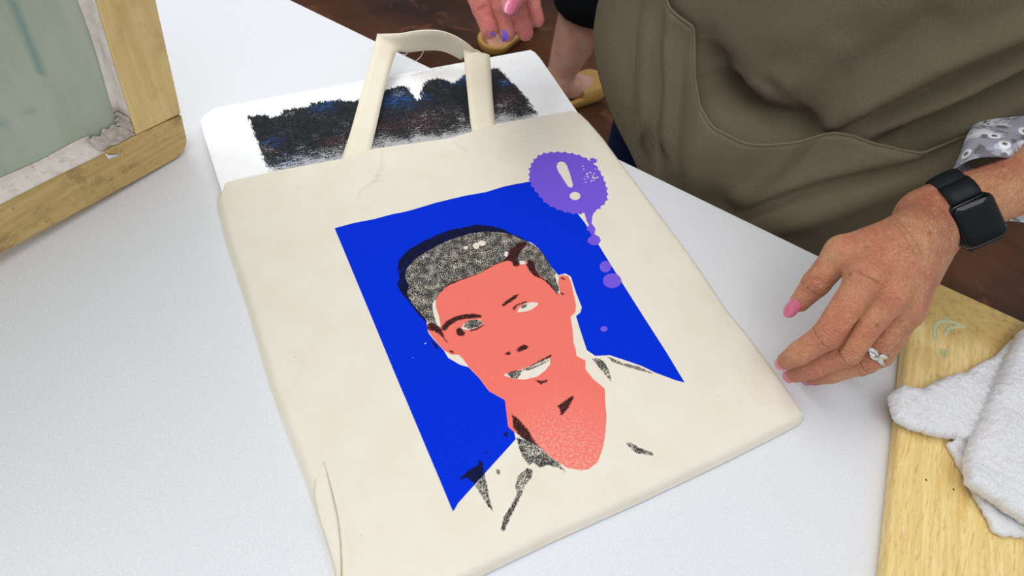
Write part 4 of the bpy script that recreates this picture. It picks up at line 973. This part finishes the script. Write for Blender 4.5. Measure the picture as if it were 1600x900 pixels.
def shell(nph, zs, off0, folds, left=None, ztop=None, bulge=None):
    V = np.zeros((nph, len(zs) if ztop is None else 60, 3)); nz = V.shape[1]
    for i in range(nph):
        fr = i/(nph-1)
        if ztop is not None:
            zt_ = .42
            while zt_ > -.05 and zt_ > ztop(ATC+ATA*math.cos(phi(zt_, fr))): zt_ -= .0004
        for j in range(nz):
            z = zs[j] if ztop is None else -.40+(zt_+.40)*(j/(nz-1))
            ph = phi(z, fr)
            t = ATC+ATA*math.cos(ph); s_ = sc_of(z)-ATS*math.sin(ph); V[i, j] = (t, s_, z)
            # outward normal in (t,s)
            nx_, ny_ = math.cos(ph)/ATA, -math.sin(ph)/ATS; L = math.hypot(nx_, ny_); V[i, j, :] = (t, s_, z)
            NOR[(id(folds), i, j)] = (nx_/L, ny_/L)
    nrm = np.array([[NOR[(id(folds), i, j)] for j in range(nz)] for i in range(nph)])
    h = flds(folds, V[..., 0], V[..., 2])+off0+(valnoise(V[..., 0], V[..., 2], 22, 8)-.5)*.003
    if bulge is not None: h = np.maximum(h+bulge(V[..., 0], V[..., 2], nz), flds(bodyfolds, V[..., 0], V[..., 2])+.0078+(valnoise(V[..., 0], V[..., 2], 22, 8)-.5)*.003)
    t = V[..., 0]+nrm[..., 0]*h; s_ = V[..., 1]+nrm[..., 1]*h
    s_ = np.where(V[..., 2] < .01, np.maximum(s_, .006), s_)
    return np.array([[W(t[i, j], s_[i, j], V[i, j, 2]) for j in range(nz)] for i in range(nph)]), nz
NOR = {}
k = N('apron_canvas', .85, .2)
an = k.noise(1500, 2, .6); c = k.mix(k.ss(an, .3, .7), lin((102, 93, 74)), lin((128, 118, 97))); c = k.mix(k.ss(k.noise(14, 4), .35, .7, 0, .5), c, lin((112, 99, 80)))
k.col(c); k.bump(an, .0005, .6); M_ap = k.m
zs = np.concatenate([np.linspace(-.40, -.12, 18, endpoint=False), np.linspace(-.12, .30, 150, endpoint=False), np.linspace(.30, .57, 30)])
G, nz = shell(260, zs, .006, bodyfolds)
ap = link('apron', mesh('apron', G.reshape(-1, 3), gridfaces(260, nz)), M_ap, P1); solid(ap, .0012)
ap['label'] = 'olive brown canvas apron'
for e_ in (0, 1, ):
    pts = (G[0] if e_ == 0 else G[-1])[::2]; V, F = tube(pts, .0027, 8); link('hem', mesh('hem', V, F), M_ap, ap)
SEAM = [tz(u, v, .040) for u, v in [(1035, 0), (1051, 22), (1073, 36), (1087, 44), (1092, 78), (1097, 118), (1109, 152), (1138, 178), (1175, 193), (1211, 200), (1260, 201), (1282, 199), (1309, 193), (1335, 196), (1367, 207), (1402, 215), (1438, 219), (1473, 216), (1509, 211), (1560, 202), (1640, 185)]]
SEAM = np.array(SEAM); o_ = np.argsort(SEAM[:, 0]); SEAM = SEAM[o_]
SEAM = np.concatenate([[[.30, .42], [.36, .36], [SEAM[0, 0]-.02, SEAM[0, 1]+.06]], SEAM])
def ztop(t): return float(np.interp(t, SEAM[:, 0], SEAM[:, 1]))
def bulge(t, z, nz):
    zt = np.interp(t, SEAM[:, 0], SEAM[:, 1]); d = np.clip(zt-z, 0, 1)
    g = np.interp(t, [.36, .40, .43, .445, .47, .50, .54, .575, .590, .60, .63, .66, .70, .80], [.001, .003, .004, .001, .008, .020, .022, .010, .001, .003, .008, .009, .004, .002])
    return g*np.exp(-(d/.06)**2)+.0025
G, nz = shell(420, None, .006, pockfolds, ztop=ztop, bulge=bulge)
pk = link('pocket', mesh('pocket', G.reshape(-1, 3), gridfaces(420, nz)), M_ap, ap); solid(pk, .0011)
pk['label'] = 'wide front pocket with a curved open top edge'
pts = G[:, -1]; pts = pts[::2]; V, F = tube(pts, .0013, 8); link('pocket_hem', mesh('hem', V, F), M_ap, pk)
G2 = G[::2, -1]*.0
# neck straps and waist tie of the apron
for sg in (-1, 1):
    pts = catmull([W(ATC+sg*.10, sc_of(.56)-ATS-.004, .56), W(ATC+sg*.09, -.02, .62), W(ATC+sg*.065, .07, .665), W(ATC, .155, .655)], 6); V, F = tube(pts, .006, 8); link('strap', mesh('strap', V, F), M_ap, ap)

# ------------------------------------------------------------------ wrist watch
M_case = plain('watch_metal', (72, 76, 84), .28, .5, 1.); M_scr = plain('watch_glass', (3, 3, 4), .03, .35); M_band = plain('watch_band', (22, 26, 30), .6, .3)
wt = empty('wrist_watch', wc-wn*.006, 'square black smartwatch with black band strapped on the tanned left wrist', 'watch')
def roundbox(name, c, hx, hy, hz, r, mat, parent, zb=.003, n=6, dome=0.):
    P = []
    for (sx_, sy_, a0) in ((1, 1, 0), (-1, 1, 90), (-1, -1, 180), (1, -1, 270)):
        for i in range(n+1):
            a = math.radians(a0+90*i/n); P.append((sx_*(hx-r)+r*math.cos(a), sy_*(hy-r)+r*math.sin(a)))
    L = len(P); V = []; lv = []
    prof = [(-hz, .78), (-hz+zb*.4, .92), (-hz+zb, 1), (hz-zb, 1), (hz-zb*.6, .985), (hz-zb*.25, .95), (hz, .88)]
    for z_, s_ in prof:
        for x, y in P:
            k1 = 1-(1-s_)*1.0; V.append(c+fx*(x-math.copysign(min(abs(x), hx*(1-s_)), x) if False else x*s_)+wy*(y*s_)+wn*z_)
    for z_, s_ in ((hz+dome*.6, .6), (hz+dome, .25)):
        for x, y in P: V.append(c+fx*x*s_+wy*y*s_+wn*z_)
    m = len(prof)+2; F = [(i*L+j, i*L+(j+1) % L, (i+1)*L+(j+1) % L, (i+1)*L+j) for i in range(m-1) for j in range(L)]+[tuple(range(L))[::-1], tuple(range((m-1)*L, m*L))]
    return link(name, mesh(name, V, F), mat, parent)
roundbox('case', wc-wn*.0015, .0167, .0194, .0046, .0072, M_case, wt, .003)
roundbox('screen', wc+wn*.0020, .0155, .0182, .0028, .0063, M_scr, wt, .0024, dome=.0004)
V, F = tube([wc-fx*.0160+wy*.0100-wn*.001, wc-fx*.0192+wy*.0100-wn*.001], .0031, 16); link('crown', mesh('crown', V, F), M_case, wt)
o = roundbox('button', wc-fx*.0167-wy*.004-wn*.001, .0008, .0045, .0012, .0007, M_case, wt, .0006)
# band: an ellipse round the wrist in the plane (wy, wn)
bc = wc-wn*.0265-wy*.006; V = []; nb_ = 56
AXc = AR
for i in range(nb_+1):
    a = math.radians(38+(360-76)*i/nb_)
    rx, rz = .0300, .0225+.0006
    p = bc+wy*rx*math.sin(a)+wn*rz*math.cos(a)+wy*.006*max(0, math.cos(a))**2
    hw = .0108
    if i < 3: hw = .0115
    if i > nb_-3: hw = .0115
    for x in (-1, -.85, 0, .85, 1):
        e = .0016*(1-abs(x)**6); nr_ = (wy*math.sin(a)+wn*math.cos(a)); V.append(p+fx*hw*x+nr_*e)
F = gridfaces(nb_+1, 5)
o = link('band', mesh('band', V, F), M_band, wt); solid(o, .002); subsurf(o, 1)
# lugs: short pieces joining band ends to the case
for sg in (1, -1):
    a = math.radians(62); p = bc+wn*.0012+wy*.0300*math.sin(a)*sg+wn*.0231*math.cos(a)+wy*.006*math.cos(a)**2; q = wc+wy*.0180*sg-wn*.003
    V = []
    for t_ in np.linspace(0, 1, 7):
        c_ = cpt(p, q, t_)+wn*.0042*math.sin(math.pi*t_)**.8+wn*.001*t_+wy*sg*.0015*math.sin(math.pi*t_)
        for x in (-1, -.5, 0, .5, 1): V.append(c_+fx*.0113*x)
    o = link('band', mesh('band', V, gridfaces(7, 5)), M_band, wt); solid(o, .0026)

# ------------------------------------------------------------------ ring on the ring finger
rt = cpt(JR[0], JR[1], .80); ra = (JR[1]-JR[0])/np.linalg.norm(JR[1]-JR[0]); rv = toC(rt); rv = rv-(rv@ra)*ra; rv /= np.linalg.norm(rv); rx_ = np.cross(ra, rv)
M_sil = plain('silver', (214, 212, 206), .18, .5, 1.)
rg = empty('finger_ring', rt, 'silver ring with leaf shaped setting on the ring finger of the left hand', 'ring')
V, F = tube([rt+(rv*math.cos(a)+rx_*math.sin(a))*.0118 for a in np.linspace(0, 2*math.pi, 33)], .0009, 8, False); link('band', mesh('band', V, F), M_sil, rg)
def leaf(c, d, n_, L, w2, nm='leaf'):
    d = d/np.linalg.norm(d); n_ = n_-(n_@d)*d; n_ /= np.linalg.norm(n_); s_ = np.cross(d, n_); V = []
    for i in range(9):
        t_ = -1+i/4; ww = w2*(1-abs(t_)**1.7)+.0001
        for x in (-1, 0, 1): V.append(c+d*L*t_+s_*ww*x+n_*(.0012*(1-abs(x))+.0006))
    o = link(nm, mesh(nm, V, gridfaces(9, 3)), M_sil, rg, False); solid(o, .0008)
side_ = rx_ if rx_@(IR) > 0 else -rx_
topc = rt+rv*.0115+side_*.004
du = IR*.82-IU*.5
leaf(topc-du*.0045+ra*-.0012, du, rv, .0048, .0018); leaf(topc-du*.001+ra*.002, du+IU*-.1, rv, .005, .0019); leaf(topc+du*.004-ra*.001, du+IU*.35, rv, .005, .0018); leaf(topc+du*.0045+ra*.002, du-IU*.5, rv, .005, .0016); leaf(topc+du*.001, du+IU*.9, rv, .0035, .0016)

# ------------------------------------------------------------------ second person, standing beyond the table
f2 = np.array([-.92, -.39, 0]); f2 /= np.linalg.norm(f2); s2v = np.array([-f2[1], f2[0], 0]) ; s2v = -s2v
P2e = empty('person', (.99, .95, FL), 'person in black capri trousers and mustard flats standing behind the table', 'person')
ff1 = np.array([.98, .14, 0]); ff1 /= np.linalg.norm(ff1); ff2 = np.array([-.86, -.5, 0]); ff2 /= np.linalg.norm(ff2)
a1 = np.array([.925, .775, FL+.085]); a2_ = np.array([1.0, 1.14, FL+.085])
J2 = dict(calf=1.42, fwd=f2, side=s2v, hip=np.array([1.02, .96, .17]), neck=np.array([1.02, .96, .66]), head=np.array([1.0, .95, .78]),
          shl=np.array([1.02, .96, .62])+s2v*.17, shr=np.array([1.02, .96, .62])-s2v*.17, ell=np.array([1.05, .97, .34])+s2v*.22, elr=np.array([1.05, .97, .34])-s2v*.22, wrl=np.array([1.0, .94, .11])+s2v*.23, wrr=np.array([1.0, .94, .11])-s2v*.23,
          thl=np.array([1.01, .87, .08]), thr=np.array([1.03, 1.05, .08]), knl=np.array([.958, .765, FL+.46]), knr=np.array([1.0, 1.12, FL+.46]), anl=a1, anr=a2_, ffl=ff1, ffr=ff2)
Vb2, Qb2 = fig_mesh(J2, None, 0, .007)
# hands of the second person
H2V = [Vb2]; H2Q = [Qb2]; off = len(Vb2)
for L in 'lr':
    wv_ = J2['wr'+L]; dn_ = np.array([0, 0, -1.]); ch = []
    for q_ in range(4):
        b0 = wv_+dn_*.085+f2*(.03-.02*q_); b1 = b0+dn_*.038+f2*.004; b2 = b1+dn_*.024-f2*.0; ch.append(chain([b0, b1, b2, b2+dn_*.016], [.0095, .0088, .008, .007]))
    ch.append(chain([wv_+dn_*.03+f2*.03, wv_+dn_*.06+f2*.052, wv_+dn_*.085+f2*.056], [.012, .0105, .009]))
    H = Hand(); H.fing = ch; H.palm = [(wv_, wv_+dn_*.085+f2*(.03-.02*q_), .022, .0125) for q_ in range(4)]
    lo, hi = bbox([s for c_ in ch for s in c_]+H.palm, .004); v_, q_ = nets(hand_sdf(H), lo, hi, .0025); H2V.append(v_); H2Q.append(q_+off); off += len(v_)
me = fastmesh('body', np.concatenate(H2V), np.concatenate(H2Q))
for nm in ('axial', 'wrinkle', 'tipred'): setattr_(me, nm, np.zeros(off))
link('body', me, M_skin2, P2e)
k = N('black_knit', .9, .15); k.col(k.mix(k.ss(k.noise(600, 2), .3, .7), lin((8, 10, 12)), lin((20, 22, 24)))); M_blk = k.m
V, Q = fig_mesh(J2, ('torso', 'thigh', 'calf'), .012, .009, cut=cutz(FL+.30, .26)); link('trousers', fastmesh('trousers', V, Q), M_blk, P2e)
V, Q = fig_mesh(J2, ('torso', 'arm'), .010, .012, cut=lambda P: np.maximum(np.maximum(.14-P[..., 2], P[..., 2]-.665), -np.minimum(seg_sd(P, cpt(J2['ell'], J2['wrl'], .2), J2['wrl'], .08, .08), seg_sd(P, cpt(J2['elr'], J2['wrr'], .2), J2['wrr'], .08, .08))))
link('shirt', fastmesh('shirt', V, Q), plain('shirt_grey', (120, 122, 130), .85), P2e)
hair_mesh(J2, P2e, M_hb, .05); eyes(J2, P2e)
M_shoe = plain('shoe_mustard', (190, 146, 72), .65)
for L in 'lr':
    g_ = np.array([J2['an'+L][0], J2['an'+L][1], FL]); ff = J2['ff'+L]; pr = np.cross(ff, [0, 0, 1.])
    def f(P):
        o_ = seg_sd(P, g_+np.array([0, 0, .028])-ff*.030, g_+np.array([0, 0, .026])+ff*(.138 if L == 'l' else .150), .046, .050); x = (P-g_)@ff
        o_ = np.maximum(o_, (P[..., 2]-FL)-np.where(x > .07, .054 if L == 'l' else .030, np.clip(.034+.12*np.maximum(0, .02-x), 0, .062)))
        inn = seg_sd(P, g_+np.array([0, 0, .040])-ff*.028, g_+np.array([0, 0, .036])+ff*(.085 if L == 'l' else .155), .036, .034)
        return np.maximum(np.maximum(o_, -inn), FL+.001-P[..., 2])
    lo = g_-.22; hi = g_+.22; lo[2] = FL-.01; hi[2] = FL+.09
    V, Q = nets(f, lo, hi, .0035); link('shoe', fastmesh('shoe', V, Q), M_shoe, P2e)
